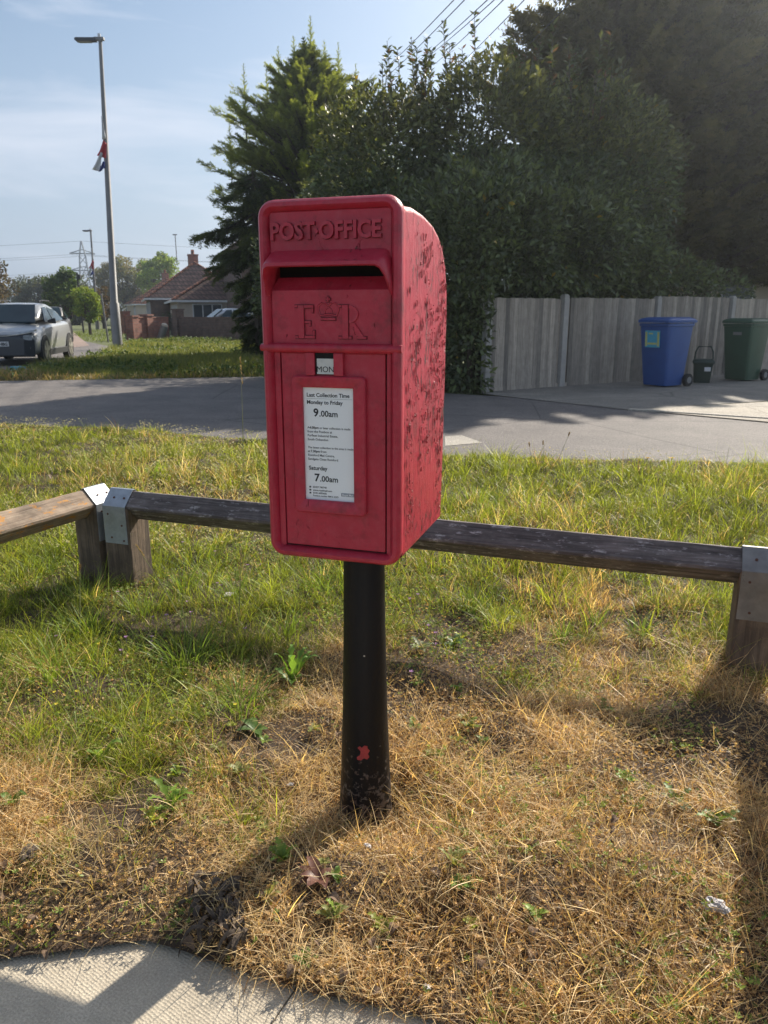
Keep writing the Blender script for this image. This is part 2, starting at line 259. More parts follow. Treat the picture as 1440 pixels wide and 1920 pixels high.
# ------------------------------------------------------------------ object helpers
def tag(o, label=None, cat=None, group=None, kind=None):
    for k, v in (('label', label), ('category', cat), ('group', group), ('kind', kind)):
        if v: o[k] = v
    return o
def thing(name, label, cat, loc=(0, 0, 0), rz=0.0, group=None):
    o = bpy.data.objects.new(name, None); COL.objects.link(o); o.location = loc; o.rotation_euler = (0, 0, rz); o.empty_display_size = 0.1
    return tag(o, label, cat, group)
def link(name, me, mat, parent=None, loc=None, rz=None):
    o = bpy.data.objects.new(name, me); COL.objects.link(o)
    for m in (mat if isinstance(mat, (list, tuple)) else [mat]): me.materials.append(m)
    if parent is not None: o.parent = parent
    if loc is not None: o.location = loc
    if rz is not None: o.rotation_euler = (0, 0, rz)
    return o
class MB:
    def __init__(s): s.v = []; s.f = []
    def add(s, vs, fs):
        k = len(s.v); s.v += [tuple(v) for v in vs]; s.f += [tuple(i + k for i in f) for f in fs]; return s
    def box(s, x0, x1, y0, y1, z0, z1, M=None):
        vs = [Vector(p) for p in ((x0, y0, z0), (x1, y0, z0), (x1, y1, z0), (x0, y1, z0), (x0, y0, z1), (x1, y0, z1), (x1, y1, z1), (x0, y1, z1))]
        if M is not None: vs = [M @ v for v in vs]
        return s.add(vs, [(0, 3, 2, 1), (4, 5, 6, 7), (0, 1, 5, 4), (1, 2, 6, 5), (2, 3, 7, 6), (3, 0, 4, 7)])
    def loft(s, loops, cap0=True, cap1=True, closed=True):
        k = len(s.v); n = len(loops[0])
        for L in loops: s.v += [tuple(p) for p in L]
        for i in range(len(loops) - 1):
            for j in range(n if closed else n - 1):
                a, b = k + i * n + j, k + i * n + (j + 1) % n
                s.f.append((a, b, b + n, a + n))
        if closed and cap0: s.f.append(tuple(k + j for j in reversed(range(n))))
        if closed and cap1: s.f.append(tuple(k + (len(loops) - 1) * n + j for j in range(n)))
        return s
    def tube(s, pts, rad, n=8, cap=True):
        pts = [Vector(p) for p in pts]; loops = []
        if not hasattr(rad, '__len__'): rad = [rad] * len(pts)
        d0 = (pts[1] - pts[0]).normalized(); ref = Vector((1, 0, 0)) if abs(d0.x) < 0.8 else Vector((0, 1, 0))
        for i, p in enumerate(pts):
            d = (pts[min(i + 1, len(pts) - 1)] - pts[max(i - 1, 0)]).normalized()
            a = d.cross(ref).normalized(); b = d.cross(a)
            loops.append([p + (a * math.cos(t) + b * math.sin(t)) * rad[i] for t in [2 * math.pi * q / n for q in range(n)]])
        return s.loft(loops, cap, cap)
    def cyl(s, c, r, h, n=24, axis='z'):
        c = Vector(c); d = {'x': Vector((h, 0, 0)), 'y': Vector((0, h, 0)), 'z': Vector((0, 0, h))}[axis]
        return s.tube([c, c + d], r, n)
    def prism(s, poly, y0, y1):   # poly in (x,z), extruded along y
        return s.loft([[(x, y0, z) for x, z in poly], [(x, y1, z) for x, z in poly]])
    def build(s, name, mat, parent=None, smooth=False, bevel=0, subsurf=0, loc=None, rz=None, solid=0):
        me = bpy.data.meshes.new(name); me.from_pydata(s.v, [], s.f)
        bm = bmesh.new(); bm.from_mesh(me); bmesh.ops.recalc_face_normals(bm, faces=bm.faces)
        bm.to_mesh(me); bm.free()
        if smooth:
            me.polygons.foreach_set('use_smooth', [True] * len(me.polygons)); me.set_sharp_from_angle(angle=R(40))
        o = link(name, me, mat, parent, loc, rz)
        if solid: m = o.modifiers.new('s', 'SOLIDIFY'); m.thickness = solid
        if bevel: m = o.modifiers.new('b', 'BEVEL'); m.width = bevel; m.segments = 2; m.limit_method = 'ANGLE'
        if subsurf: m = o.modifiers.new('u', 'SUBSURF'); m.levels = m.render_levels = subsurf
        return o
def npmesh(name, V, Fc, mat, parent=None, col=None, smooth=False):
    V = np.asarray(V, np.float32); Fc = np.asarray(Fc, np.int32); k = Fc.shape[1]
    me = bpy.data.meshes.new(name); me.vertices.add(len(V)); me.vertices.foreach_set('co', V.ravel())
    me.loops.add(Fc.size); me.loops.foreach_set('vertex_index', Fc.ravel())
    me.polygons.add(len(Fc)); me.polygons.foreach_set('loop_start', np.arange(0, Fc.size, k, dtype=np.int32))
    if smooth: me.polygons.foreach_set('use_smooth', np.ones(len(Fc), bool))
    if col is not None:
        a = me.color_attributes.new('col', 'FLOAT_COLOR', 'POINT')
        c = np.ones((len(V), 4), np.float32); c[:, :3] = col; a.data.foreach_set('color', c.ravel())
    me.update(calc_edges=True)
    return link(name, me, mat, parent)
def scatter(tv, tf, pos, rot, scale, cols):
    """copies of a template (tv,tf): pos (n,3), rot (n,3,3), scale (n,) -> V,F,C"""
    tv = np.asarray(tv, float); n, k = len(pos), len(tv)
    V = (np.einsum('nij,kj->nki', rot.astype(np.float32), tv.astype(np.float32)) * np.asarray(scale, np.float32).reshape(n, 1, -1) + pos[:, None, :].astype(np.float32))
    Fc = (np.asarray(tf, np.int32)[None] + (np.arange(n, dtype=np.int32) * k)[:, None, None]).reshape(-1, len(tf[0]))
    return V.reshape(-1, 3), Fc, np.repeat(np.asarray(cols, np.float32), k, axis=0)
def frames(d, up=None, roll=None):
    """rotation matrices whose +Y axis is d, Z near up"""
    d = d / (np.linalg.norm(d, axis=1, keepdims=True) + 1e-9)
    up = np.tile([0, 0, 1.0], (len(d), 1)) if up is None else up
    x = np.cross(d, up); x /= (np.linalg.norm(x, axis=1, keepdims=True) + 1e-9); z = np.cross(x, d)
    if roll is not None:
        c, s = np.cos(roll)[:, None], np.sin(roll)[:, None]; x, z = x * c + z * s, -x * s + z * c
    return np.stack([x, d, z], axis=2)
def rnd(n, a, b): return RNG.uniform(a, b, n)
def unit(n):
    v = RNG.normal(size=(n, 3)); return v / np.linalg.norm(v, axis=1, keepdims=True)
def vnoise(x, y, f, seed=0):
    """smooth value noise in 0..1"""
    x = np.asarray(x, float) * f + seed * 17.3; y = np.asarray(y, float) * f + seed * 9.1
    def h(a, b): return np.modf(np.abs(np.sin(a * 127.1 + b * 311.7 + seed) * 43758.5453))[0]
    i, j = np.floor(x), np.floor(y); u, w = x - i, y - j; u = u * u * (3 - 2 * u); w = w * w * (3 - 2 * w)
    return (h(i, j) * (1 - u) + h(i + 1, j) * u) * (1 - w) + (h(i, j + 1) * (1 - u) + h(i + 1, j + 1) * u) * w
def jitter(base, n, amt=0.25):
    b = np.asarray(base, float); return b[None] * (1 + RNG.normal(0, amt, (n, 1))).clip(0.4, 1.9) * (1 + RNG.normal(0, amt * 0.3, (n, 3)))
LEAF_V = [(0, 0, 0), (-0.5, 0.45, 0.10), (0, 0.5, 0), (0.5, 0.45, 0.10), (0, 1.0, -0.12)]
LEAF_F = [(0, 2, 1), (0, 3, 2), (1, 2, 4), (2, 3, 4)]
def leafv(w): return [(x * w, y, z * 0.6) for x, y, z in LEAF_V]

# ------------------------------------------------------------------ text
def textmesh(items, extrude=0.0002):
    """items: (string, u, z, height, bold, align) in the panel plane; returns MB with x=u, z=z, facing -y"""
    mb = MB()
    for s, u, z, h, bold, al in items:
        c = bpy.data.curves.new('lettering', 'FONT'); c.body = s; c.size = h / 0.72; c.align_x = al; c.extrude = extrude; c.offset = bold * h; c.resolution_u = 3
        o = bpy.data.objects.new('lettering', c); COL.objects.link(o)
        bpy.context.view_layer.update(); me = bpy.data.meshes.new_from_object(o.evaluated_get(bpy.context.evaluated_depsgraph_get()))
        mb.add([(u + v.co.x, -v.co.y * 0 - v.co.z, z + v.co.y) for v in me.vertices], [tuple(p.vertices) for p in me.polygons])
        bpy.data.objects.remove(o); bpy.data.curves.remove(c); bpy.data.meshes.remove(me)
    return mb

# ================================================================== SETTING
def sheet(name, pts, mat, z=0.0, thick=0.0):
    me = MB(); P = [(p[0], p[1], z) for p in pts]
    if thick: me.loft([[(x, y, z - thick) for x, y, _ in P], P])
    else: me.add(P, [tuple(range(len(P)))])
    return tag(me.build(name, mat), kind='structure')
sheet('ground', [(-420, -30), (300, -30), (300, 560), (-420, 560)], M_TURF, -0.030)
# outline of the near verge: far edge (towards the side road) and near edge (pavement)
FE = [G(*p) for p in ((-900, 775), (-200, 790), (0, 797), (240, 808), (495, 830), (840, 858), (1150, 866), (1440, 872), (1900, 895))]
NE = [G(*p) for p in ((-500, 1860), (0, 1806), (130, 1790), (290, 1768), (340, 1790), (450, 1828), (600, 1873), (750, 1902), (850, 1935), (1100, 2030), (1500, 2150))]
FEx, FEy = [p.x for p in FE], [p.y for p in FE]; NEx, NEy = [p.x for p in NE], [p.y for p in NE]
def gz(x, y):
    yn, yf = np.interp(x, NEx, NEy), np.interp(x, FEx, FEy)
    e = np.clip(np.minimum(y - yn, yf - y) / 0.25, 0, 1)
    return 0.010 + e * (0.012 + 0.045 * (vnoise(x, y, 1.7, 3) - 0.5) + 0.045 * (vnoise(x, y, 5, 5) - 0.5) + 0.014) - 0.045 * np.exp(-(((x + 0.04) / 0.16) ** 2 + ((y - 1.57) / 0.16) ** 2))
nx_, ny_ = 260, 220
us = np.linspace(-9, 9, nx_); vs_ = np.linspace(0, 1, ny_) ** 1.5
X, Vv = np.meshgrid(us, vs_); Y = np.interp(X, NEx, NEy) * (1 - Vv) + np.interp(X, FEx, FEy) * Vv
Vt = np.stack([X, Y, gz(X, Y)], -1).reshape(-1, 3)
ii = (np.arange(ny_ - 1)[:, None] * nx_ + np.arange(nx_ - 1)[None]).ravel()
tag(npmesh('verge_soil', Vt, np.stack([ii, ii + 1, ii + nx_ + 1, ii + nx_], 1), M_SOIL, smooth=True), kind='structure')
# side road
road_near = [G(*p) for p in ((1900, 900), (1440, 876), (840, 862), (495, 834), (240, 812), (0, 801), (-200, 794), (-900, 779))]
road_far = [G(*p) for p in ((-900, 726), (-200, 718), (0, 714), (200, 711), (490, 706), (560, 712), (800, 735), (925, 742), (1440, 778), (1900, 790))]
sheet('side_road', road_near + road_far, M_ROAD, -0.004)
sheet('main_road', [(-40, 8), G(-400, 712), G(0, 698), G(100, 684), G(180, 668), G(214, 656), G(205, 649), (-13.2, 34), (-22.5, 53), (-47, 110), (-52, 110), (-34, 53), (-40, 30)], M_ROAD, -0.008)
sheet('footpath', [G(130, 652), G(168, 648), (-21.0, 52), (-44, 106), (-46, 106), (-23.6, 53)], M_REDPATH, 0.000)
sheet('driveway', [G(925, 741), G(1180, 769), G(1440, 752), G(1900, 742), G(1900, 690), (16, 18), (8, 16.3), (1.4, 11.55)], M_CONC, 0.004)
sheet('gravel_patch', [G(1185, 769), G(1440, 792), G(1900, 812), G(1900, 745), G(1440, 754)], M_GRAVEL, 0.008)
a, b = G(1180, 769), G(1900, 815); dv = (b - a).normalized(); nv = Vector((-dv.y, dv.x, 0)) * 0.05
k = MB(); k.loft([[a - nv + Vector((0, 0, -0.02)), a + nv + Vector((0, 0, -0.02)), a + nv + Vector((0, 0, 0.02)), a - nv + Vector((0, 0, 0.02))], [b - nv + Vector((0, 0, -0.02)), b + nv + Vector((0, 0, -0.02)), b + nv + Vector((0, 0, 0.02)), b - nv + Vector((0, 0, 0.02))]])
tag(k.build('kerb', M_KERB), kind='structure')
sheet('road_patch', [G(834, 836), G(905, 830), G(866, 816), G(834, 818)], M_KERB, 0.000)
# pavement of slabs with open joints
jA, jB = G(500, 1932), G(548, 1862); jd = (jB - jA).normalized(); jn = Vector((jd.y, -jd.x, 0))
sl = MB()
for s_ in range(-4, 3):
    o0 = jA + jn * (0.6 * s_)
    for t_ in (-2, -1):
        c0 = o0 + jd * (0.35 + 0.9 * t_)
        P = [c0 + jn * 0.0015 + jd * 0.0015, c0 + jn * 0.5985 + jd * 0.0015, c0 + jn * 0.5985 + jd * 0.8985, c0 + jn * 0.0015 + jd * 0.8985]
        sl.loft([[p + Vector((0, 0, -0.04)) for p in P], [p + Vector((0, 0, 0.0)) for p in P]])
tag(sl.build('pavement', M_SLAB, bevel=0.0015), kind='structure')

# ================================================================== POST BOX
pb = thing('post_box', 'weathered red lamp-type letter box on a black post, paint peeling off its side', 'post box', (-0.107, 1.49, 0), R(-17.6))
HW = 0.145; ZB, ZT = 0.650, 1.362; ZC = (ZB + ZT) / 2
def rr(w, h, r, y, zc=ZC, xc=0.0, n=7):
    r = max(r, 0.0005); P = []
    for cx, cz, a0 in ((w - r, h - r, 0), (-w + r, h - r, 90), (-w + r, -h + r, 180), (w - r, -h + r, 270)):
        for q in range(n): t = R(a0 + 90 * q / (n - 1)); P.append((xc + cx + r * math.cos(t), y, zc + cz + r * math.sin(t)))
    return P
hh = (ZT - ZB) / 2
# body: side profile lofted across the width, rounded back
prof = [(0.030, 0.658), (0.030, 1.345), (0.10, 1.350), (0.18, 1.346), (0.26, 1.335), (0.31, 1.318), (0.35, 1.293), (0.38, 1.257), (0.397, 1.21), (0.401, 1.15), (0.397, 1.0), (0.388, 0.80), (0.378, 0.658)]
bd = MB(); loops = []
for xx, ins in ((-HW + 0.002, 0.012), (-HW + 0.004, 0.005), (-HW + 0.010, 0.0), (HW - 0.010, 0.0), (HW - 0.004, 0.005), (HW - 0.002, 0.012)):
    L = []
    for (d, z) in prof:
        cx_, cz_ = 0.21, 1.0; L.append((xx, d - ins * (1 if d > 0.2 else 0), z - ins * (1 if z > cz_ + .2 else (-1 if z < .7 else 0))))
    loops.append(L)
bd.loft(loops); bd.f = [f for f in bd.f if not all(abs(bd.v[i][1] - 0.030) < 0.013 for i in f)]; body = bd.build('body', M_REDSIDE, pb, smooth=True)
ff = MB()
ff.loft([rr(HW - 0.004, hh - 0.004, 0.028, 0.034), rr(HW - 0.001, hh - 0.001, 0.031, 0.030), rr(HW + 0.001, hh + 0.001, 0.033, 0.014), rr(HW - 0.001, hh - 0.001, 0.031, 0.004), rr(HW - 0.006, hh - 0.006, 0.026, -0.002),
         rr(HW - 0.013, hh - 0.013, 0.020, -0.003), rr(HW - 0.018, hh - 0.018, 0.014, 0.002), rr(HW - 0.021, hh - 0.021, 0.010, 0.011), rr(HW - 0.022, hh - 0.022, 0.008, 0.016), rr(HW - 0.022, hh - 0.022, 0.008, 0.055)], cap0=False, cap1=False)
ff.build('front_frame', M_RED, pb, smooth=True)
# fascia panels
iw = HW - 0.021
fa = MB(); fa.box(-iw, iw, 0.010, 0.024, 1.246, ZT - 0.021); fa.build('upper_fascia', M_RED, pb, bevel=0.002)
M_GRIME_SHADE = pm('relief_grime_shade', (0.10, 0.010, 0.018), (0.16, 0.014, 0.024), 50, 0.8)  # edge grime drawn as a dark outline, shading relief that flat light hides
LT = lambda b, e: textmesh([('POST', -0.078, 1.290, 0.031, b, 'CENTER'), ('\u00b7', -0.022, 1.287, 0.034, b, 'CENTER'), ('OFFICE', 0.052, 1.290, 0.031, b, 'CENTER')], e)
lg_ = LT(0.075, 0.0006); lg_.v = [(-0.004 + x * 0.90, 0.0098 + y * 0.5, z) for x, y, z in lg_.v]; lg_.build('lettering_grime_shade', M_GRIME_SHADE, pb)
lt = LT(0.045, 0.004)
lt.v = [(-0.004 + x * 0.90, 0.0070 + y * 0.9, z) for x, y, z in lt.v]; lt.build('lettering', M_RED, pb, smooth=False, bevel=0.0006)
er = MB(); er.box(-iw, iw, 0.008, 0.024, 1.094, 1.197); er.build('cipher_panel', M_RED, pb, bevel=0.0015)
sl_ = MB(); sl_.box(-iw + .001, iw - .001, 0.050, 0.058, 1.17, 1.26); sl_.box(-iw + .001, iw - .001, 0.024, 0.050, 1.250, 1.256); sl_.build('aperture_shade_plate', M_DARK, pb)  # dark plate behind the slot paints in the unlit interior
lo = MB(); lo.loft([[(-iw, 0.012, 1.197), (iw, 0.012, 1.197), (iw, 0.024, 1.190), (-iw, 0.024, 1.190)], [(-iw + .006, 0.032, 1.221), (iw - .006, 0.032, 1.221), (iw - .006, 0.044, 1.214), (-iw + .006, 0.044, 1.214)]]); lo.build('aperture_sill', M_RED, pb)
# hood over the slot, cheeks curving down at both ends
path = [(-0.1300, 1.188), (-0.1295, 1.205), (-0.127, 1.224), (-0.121, 1.236), (-0.112, 1.2405), (-0.09, 1.241), (0.0, 1.241), (0.09, 1.241), (0.108, 1.2405), (0.116, 1.236), (0.122, 1.224), (0.1265, 1.205), (0.130, 1.188)]
dep = [0.001, -0.010, -0.023, -0.032, -0.036, -0.038, -0.038, -0.038, -0.036, -0.032, -0.023, -0.010, 0.001]
L0 = [(u * 1.0 + (0.003 if u > 0 else -0.003), 0.012, z + 0.030 * min(1, (z - 1.186) / 0.05)) for u, z in path]
L1 = [(u + (0.002 if u > 0 else -0.002), 0.6 * dd + 0.004, z + 0.014 * min(1, (z - 1.186) / 0.05)) for (u, z), dd in zip(path, dep)]
L2 = [(u, dd, z + 0.004) for (u, z), dd in zip(path, dep)]
L3 = [(u * 0.985, dd - 0.001, z - 0.002) for (u, z), dd in zip(path, dep)]
L4 = [(u * 0.955, dd * 0.9 + 0.004, z - 0.004) for (u, z), dd in zip(path, dep)]
L5 = [(u * 0.945, 0.024, z + 0.004 * min(1, (z - 1.186) / 0.05)) for (u, z), dd in zip(path, dep)]
hd = MB(); hd.loft([L0, L1, L2, L3, L4, L5], closed=False); hd.build('slot_hood', M_RED, pb, smooth=True)
# blistered paint lifting off the right flank: dark pit with a curled flake beside it
fk, pt, cr_ = MB(), MB(), MB()
def side_d(z): return float(np.interp(z, [0.66, 1.15, 1.21, 1.26, 1.30, 1.335], [0.372, 0.392, 0.388, 0.372, 0.340, 0.25]))
for i in range(1050):
    z = 0.68 + 0.63 * random.random() ** 0.9; dm = side_d(z); d = 0.045 + (dm - 0.06) * random.random()
    if float(vnoise(d, z * 0.45, 14, 61)) * 0.6 + float(vnoise(d, z * 0.6, 40, 62)) * 0.4 < 0.47: continue
    hgt = random.choice((0.0015, 0.002, 0.003, 0.004, 0.0055, 0.009)) * random.uniform(0.6, 1.3); wid = hgt * random.uniform(0.16, 0.40) + 0.0007; nn = 9; P = []
    for q in range(nn):
        a_ = 2 * math.pi * q / nn; r_ = random.uniform(0.55, 1.15); P.append((HW + 0.0004, min(d + math.cos(a_) * wid * r_, dm), z + math.sin(a_) * hgt * r_))
    pt.add(P, [tuple(range(nn))])
    k0 = random.uniform(0.0010, 0.0028); sgn = random.choice((-1, 1)); e0 = d + sgn * wid * 0.9; z0_, z1_ = z - hgt * 0.8, z + hgt * 0.8
    fk.add([(HW + 0.0002, e0, z0_), (HW + 0.0002, e0 + sgn * 0.0006, z1_), (HW + k0, e0 - sgn * wid * 0.5, z1_ - hgt * random.uniform(.1, .5)), (HW + k0 * 0.8, e0 - sgn * wid * 0.55, z0_ + hgt * random.uniform(.1, .5))], [(0, 1, 2, 3)])
M_PIT = pm('bare_pitted_iron', (0.045, 0.012, 0.014), (0.30, 0.05, 0.055), 150, 0.9, 0.8, 300)
M_FLK = pm('lifted_flakes_glint', (0.62, 0.16, 0.17), (0.45, 0.05, 0.07), 200, 0.35)  # primer pink kept pale so the flakes read as glints
po_ = pt.build('paint_pits', M_PIT, body); po_['kind'] = 'stuff'; fo_ = fk.build('paint_flakes', M_FLK, body, solid=0.0006); fo_['kind'] = 'stuff'
# worn paint on top of the hood
rg = MB()
loops = []
for u_ in np.linspace(-0.1475, 0.1475, 14):
    r_ = 0.0095 * (0.8 if abs(u_) > 0.146 else 1)
    loops.append([(u_, 0.010 + r_ * 1.35 * math.cos(t) * 1.0 - 0.004, 1.0865 + r_ * math.sin(t)) for t in [2 * math.pi * q / 12 for q in range(12)]])
rg.loft(loops); rg.build('drip_ledge', M_RED, pb, smooth=True)
# cipher: serif E and R with a crown, low relief
ci = MB(); Y0, Y1 = 0.0042, 0.009
gm = MB(); GI = [0]
def bx(x0, x1, z0, z1): GI[0] += 1; ci.box(x0, x1, Y0, Y1, z0, z1); gm.box(x0 - .0015, x1 + .0015, 0.0074 - GI[0] * 0.00001, 0.009, z0 - .0015, z1 + .0015)
z0, z1 = 1.105, 1.168
bx(-0.066, -0.054, z0, z1); bx(-0.073, -0.067, z1 - 0.004, z1); bx(-0.073, -0.067, z0, z0 + 0.004)
bx(-0.053, -0.034, z1 - 0.005, z1); bx(-0.053, -0.032, z0, z0 + 0.005); bx(-0.053, -0.040, 1.134, 1.138); bx(-0.037, -0.034, z1 - 0.014, z1 - 0.006); bx(-0.035, -0.032, z0 + 0.006, z0 + 0.015); bx(-0.043, -0.040, 1.129, 1.1335)
bx(0.026, 0.038, z0, z1); bx(0.018, 0.025, z1 - 0.004, z1); bx(0.018, 0.025, z0, z0 + 0.004); bx(0.039, 0.045, z0, z0 + 0.004)
arc = [(0.040 + 0.019 * math.cos(t), 1.151 + 0.0165 * math.sin(t)) for t in np.linspace(R(90), R(-90), 9)]
for (xa, za), (xb, zb_) in zip(arc[:-1], arc[1:]):
    w_ = 0.0055; na = Vector((xa - 0.040, 0, za - 1.151)).normalized() * w_; nb = Vector((xb - 0.040, 0, zb_ - 1.151)).normalized() * w_
    ci.loft([[(xa, Y0, za), (xa, Y1, za), (xa - na.x, Y1, za - na.z), (xa - na.x, Y0, za - na.z)], [(xb, Y0, zb_), (xb, Y1, zb_), (xb - nb.x, Y1, zb_ - nb.z), (xb - nb.x, Y0, zb_ - nb.z)]])
ci.loft([[(0.042, Y0, 1.134), (0.042, Y1, 1.134), (0.052, Y1, 1.134), (0.052, Y0, 1.134)], [(0.058, Y0, z0 + .004), (0.058, Y1, z0 + .004), (0.070, Y1, z0 + .004), (0.070, Y0, z0 + .004)]]); bx(0.056, 0.075, z0, z0 + 0.0038)
# crown
_ct = ci.tube
def crown_tube(p, r, n): _ct(p, r * 1.05, n); gm.tube([(a_, 0.0090, b_) for a_, _, b_ in p], r * 1.05 + 0.0006, n)
cz = 1.140; bx(-0.018, 0.012, cz, cz + 0.004)
crown_tube([(-0.021, 0.008, cz + 0.008), (-0.003, 0.008, cz + 0.011), (0.015, 0.008, cz + 0.008)], 0.0022, 6)
for sx in (-1, 1):
    crown_tube([(-0.003, 0.008, cz + 0.026), (-0.003 + sx * 0.006, 0.008, cz + 0.031), (-0.003 + sx * 0.014, 0.008, cz + 0.032), (-0.003 + sx * 0.021, 0.008, cz + 0.026), (-0.003 + sx * 0.021, 0.008, cz + 0.018), (-0.003 + sx * 0.017, 0.008, cz + 0.009)], 0.0018, 6)
    crown_tube([(-0.003, 0.008, cz + 0.024), (-0.003 + sx * 0.006, 0.008, cz + 0.020), (-0.003 + sx * 0.008, 0.008, cz + 0.012)], 0.0015, 6)
bx(-0.0045, -0.0015, cz + 0.034, cz + 0.044); bx(-0.0075, 0.0015, cz + 0.0375, cz + 0.0405)
ci.build('royal_cipher', M_RED, pb); gm.build('cipher_grime_shade', M_GRIME_SHADE, pb)  # outline copy behind the cipher darkens its edges like relief shade
# lower half: surround, door, notice
gr = MB(); gr.box(-iw, iw, 0.0165, 0.024, ZB + 0.021, 1.080); gr.build('door_rebate', M_GROOVE, pb)
su = MB(); DL, DR, DB, DT = -0.108, 0.112, 0.676, 1.078
su.box(-iw, DL - 0.0025, 0.010, 0.022, ZB + 0.021, 1.080); su.build('door_surround', M_RED, pb, bevel=0.002)
su = MB(); su.box(DR + 0.0025, iw, 0.010, 0.022, ZB + 0.021, 1.080); su.build('door_surround', M_RED, pb, bevel=0.002)
door = MB(); door.box(DL, DR, 0.009, 0.020, DB, DT); door = door.build('door', M_RED, pb, bevel=0.0025)
# fixed rim strips either side of the door
NL, NR, NB_, NT = -0.0835, 0.0745, 0.751, 1.033; IL, IR, IB, IT = -0.060, 0.0485, 0.779, 1.010
nxc, nzc = (NL + NR) / 2, (NB_ + NT) / 2; nw, nh = (NR - NL) / 2, (NT - NB_) / 2; ixc, izc = (IL + IR) / 2, (IB + IT) / 2; iw2, ih2 = (IR - IL) / 2, (IT - IB) / 2
nf = MB(); nf.loft([rr(nw, nh, 0.010, 0.010, nzc, nxc), rr(nw - 0.0005, nh - 0.0005, 0.010, 0.000, nzc, nxc), rr(nw - 0.003, nh - 0.003, 0.008, -0.0025, nzc, nxc), rr(iw2 + 0.003, ih2 + 0.003, 0.002, -0.0025, izc, ixc), rr(iw2, ih2, 0.0015, 0.0, izc, ixc), rr(iw2, ih2, 0.0015, 0.009, izc, ixc)], cap0=False, cap1=False)
nf.build('notice_frame', M_RED, door, smooth=True)
tb = MB(); tb.box(-0.0505, -0.0315, -0.0015, 0.011, 1.0335, 1.0775); tb.build('tab_guide', M_RED, door, bevel=0.0015); tb = MB(); tb.box(0.0085, 0.0285, -0.0015, 0.011, 1.0335, 1.0775); tb.build('tab_guide', M_RED, door, bevel=0.0015)
tp = MB(); tp.box(-0.0315, 0.0085, 0.0035, 0.008, 1.036, 1.0785); tp.build('tab_shade_plate', M_DARK, door)  # near-black slab paints the shade of the tab slot
tk = MB(); tk.box(-0.0275, 0.0080, 0.0020, 0.0033, 1.0365, 1.0665); tk = tk.build('day_tablet', M_TABLET, door)
tx = textmesh([('MON', -0.0095, 1.0405, 0.0115, 0.0, 'CENTER')]); tx.v = [(x, 0.0017 + y, z) for x, y, z in tx.v]; tx.build('lettering', M_INK, door)
no = MB(); no.box(IL - 0.0005, IR + 0.0005, 0.0060, 0.0085, IB, IT); no = no.build('collection_notice', M_PAPER, door)
x0 = IL + 0.007
Ls = [('Last Collection Time', x0, 0.9975 - 0.0065, 0.0078, 0.035, 'LEFT'), ('Monday to Friday', x0, 0.9765 , 0.0078, 0.035, 'LEFT'),
      ('9', x0 + 0.014, 0.9520, 0.0160, 0.04, 'LEFT'), ('.00am', x0 + 0.0265, 0.9520, 0.0120, 0.03, 'LEFT'),
      ('A ', x0, 0.9265, 0.0047, 0.018, 'LEFT'), ('4.00pm', x0 + 0.0045, 0.9265, 0.0049, 0.04, 'LEFT'), ('or later collection is made', x0 + 0.0265, 0.9265, 0.0045, 0.018, 'LEFT'),
      ('from the Postbox at', x0, 0.9185, 0.0047, 0.018, 'LEFT'), ('Purfleet Industrial Estate,', x0, 0.9105, 0.0047, 0.018, 'LEFT'), ('South Ockendon', x0, 0.9025, 0.0047, 0.018, 'LEFT'),
      ('The latest collection in the area is made', x0, 0.8860, 0.0044, 0.018, 'LEFT'), ('at', x0, 0.8780, 0.0047, 0.018, 'LEFT'), ('7.30pm', x0 + 0.0060, 0.8780, 0.0049, 0.04, 'LEFT'), ('from', x0 + 0.0280, 0.8780, 0.0047, 0.018, 'LEFT'),
      ('Romford Mail Centre,', x0, 0.8700, 0.0047, 0.018, 'LEFT'), ('Sandgate Close Romford', x0, 0.8620, 0.0047, 0.018, 'LEFT'),
      ('Saturday', x0 + 0.001, 0.8415, 0.0084, 0.035, 'LEFT'), ('7', x0 + 0.013, 0.8180, 0.0160, 0.04, 'LEFT'), ('.00am', x0 + 0.0250, 0.8180, 0.0120, 0.03, 'LEFT'),
      ('03457 740740', x0 + 0.009, 0.8035, 0.0038, 0.03, 'LEFT'), ('www.royalmail.com', x0 + 0.009, 0.7970, 0.0038, 0.03, 'LEFT'), ('0345 6000606', x0 + 0.009, 0.7910, 0.0038, 0.02, 'LEFT'),
      ('Postbox number RM15 222D', x0 + 0.009, 0.7855, 0.0034, 0.02, 'LEFT')]
tm = textmesh(Ls, 0.00006)
wmax = {}
tm.v = [(min(x, 9) if True else x, 0.0058 + y, z) for x, y, z in tm.v]
tm.box(x0, IR - 0.004, 0.0056, 0.0058, 0.9873, 0.9876)
for q in range(3): tm.box(x0 + 0.001, x0 + 0.005, 0.0056, 0.0058, 0.8035 - q * 0.0063, 0.8068 - q * 0.0063)
tm.build('lettering', M_INK, no)
lg = MB(); lg.box(IR - 0.030, IR - 0.001, 0.0055, 0.0058, 0.7895, 0.7965); lg.build('logo_panel', M_INKGREY, no)
lg2 = textmesh([('Royal Mail', IR - 0.0155, 0.7910, 0.0042, 0.02, 'CENTER')], 0.00006); lg2.v = [(x, 0.0052 + y, z) for x, y, z in lg2.v]; lg2.build('logo_lettering', M_PAPER, no)
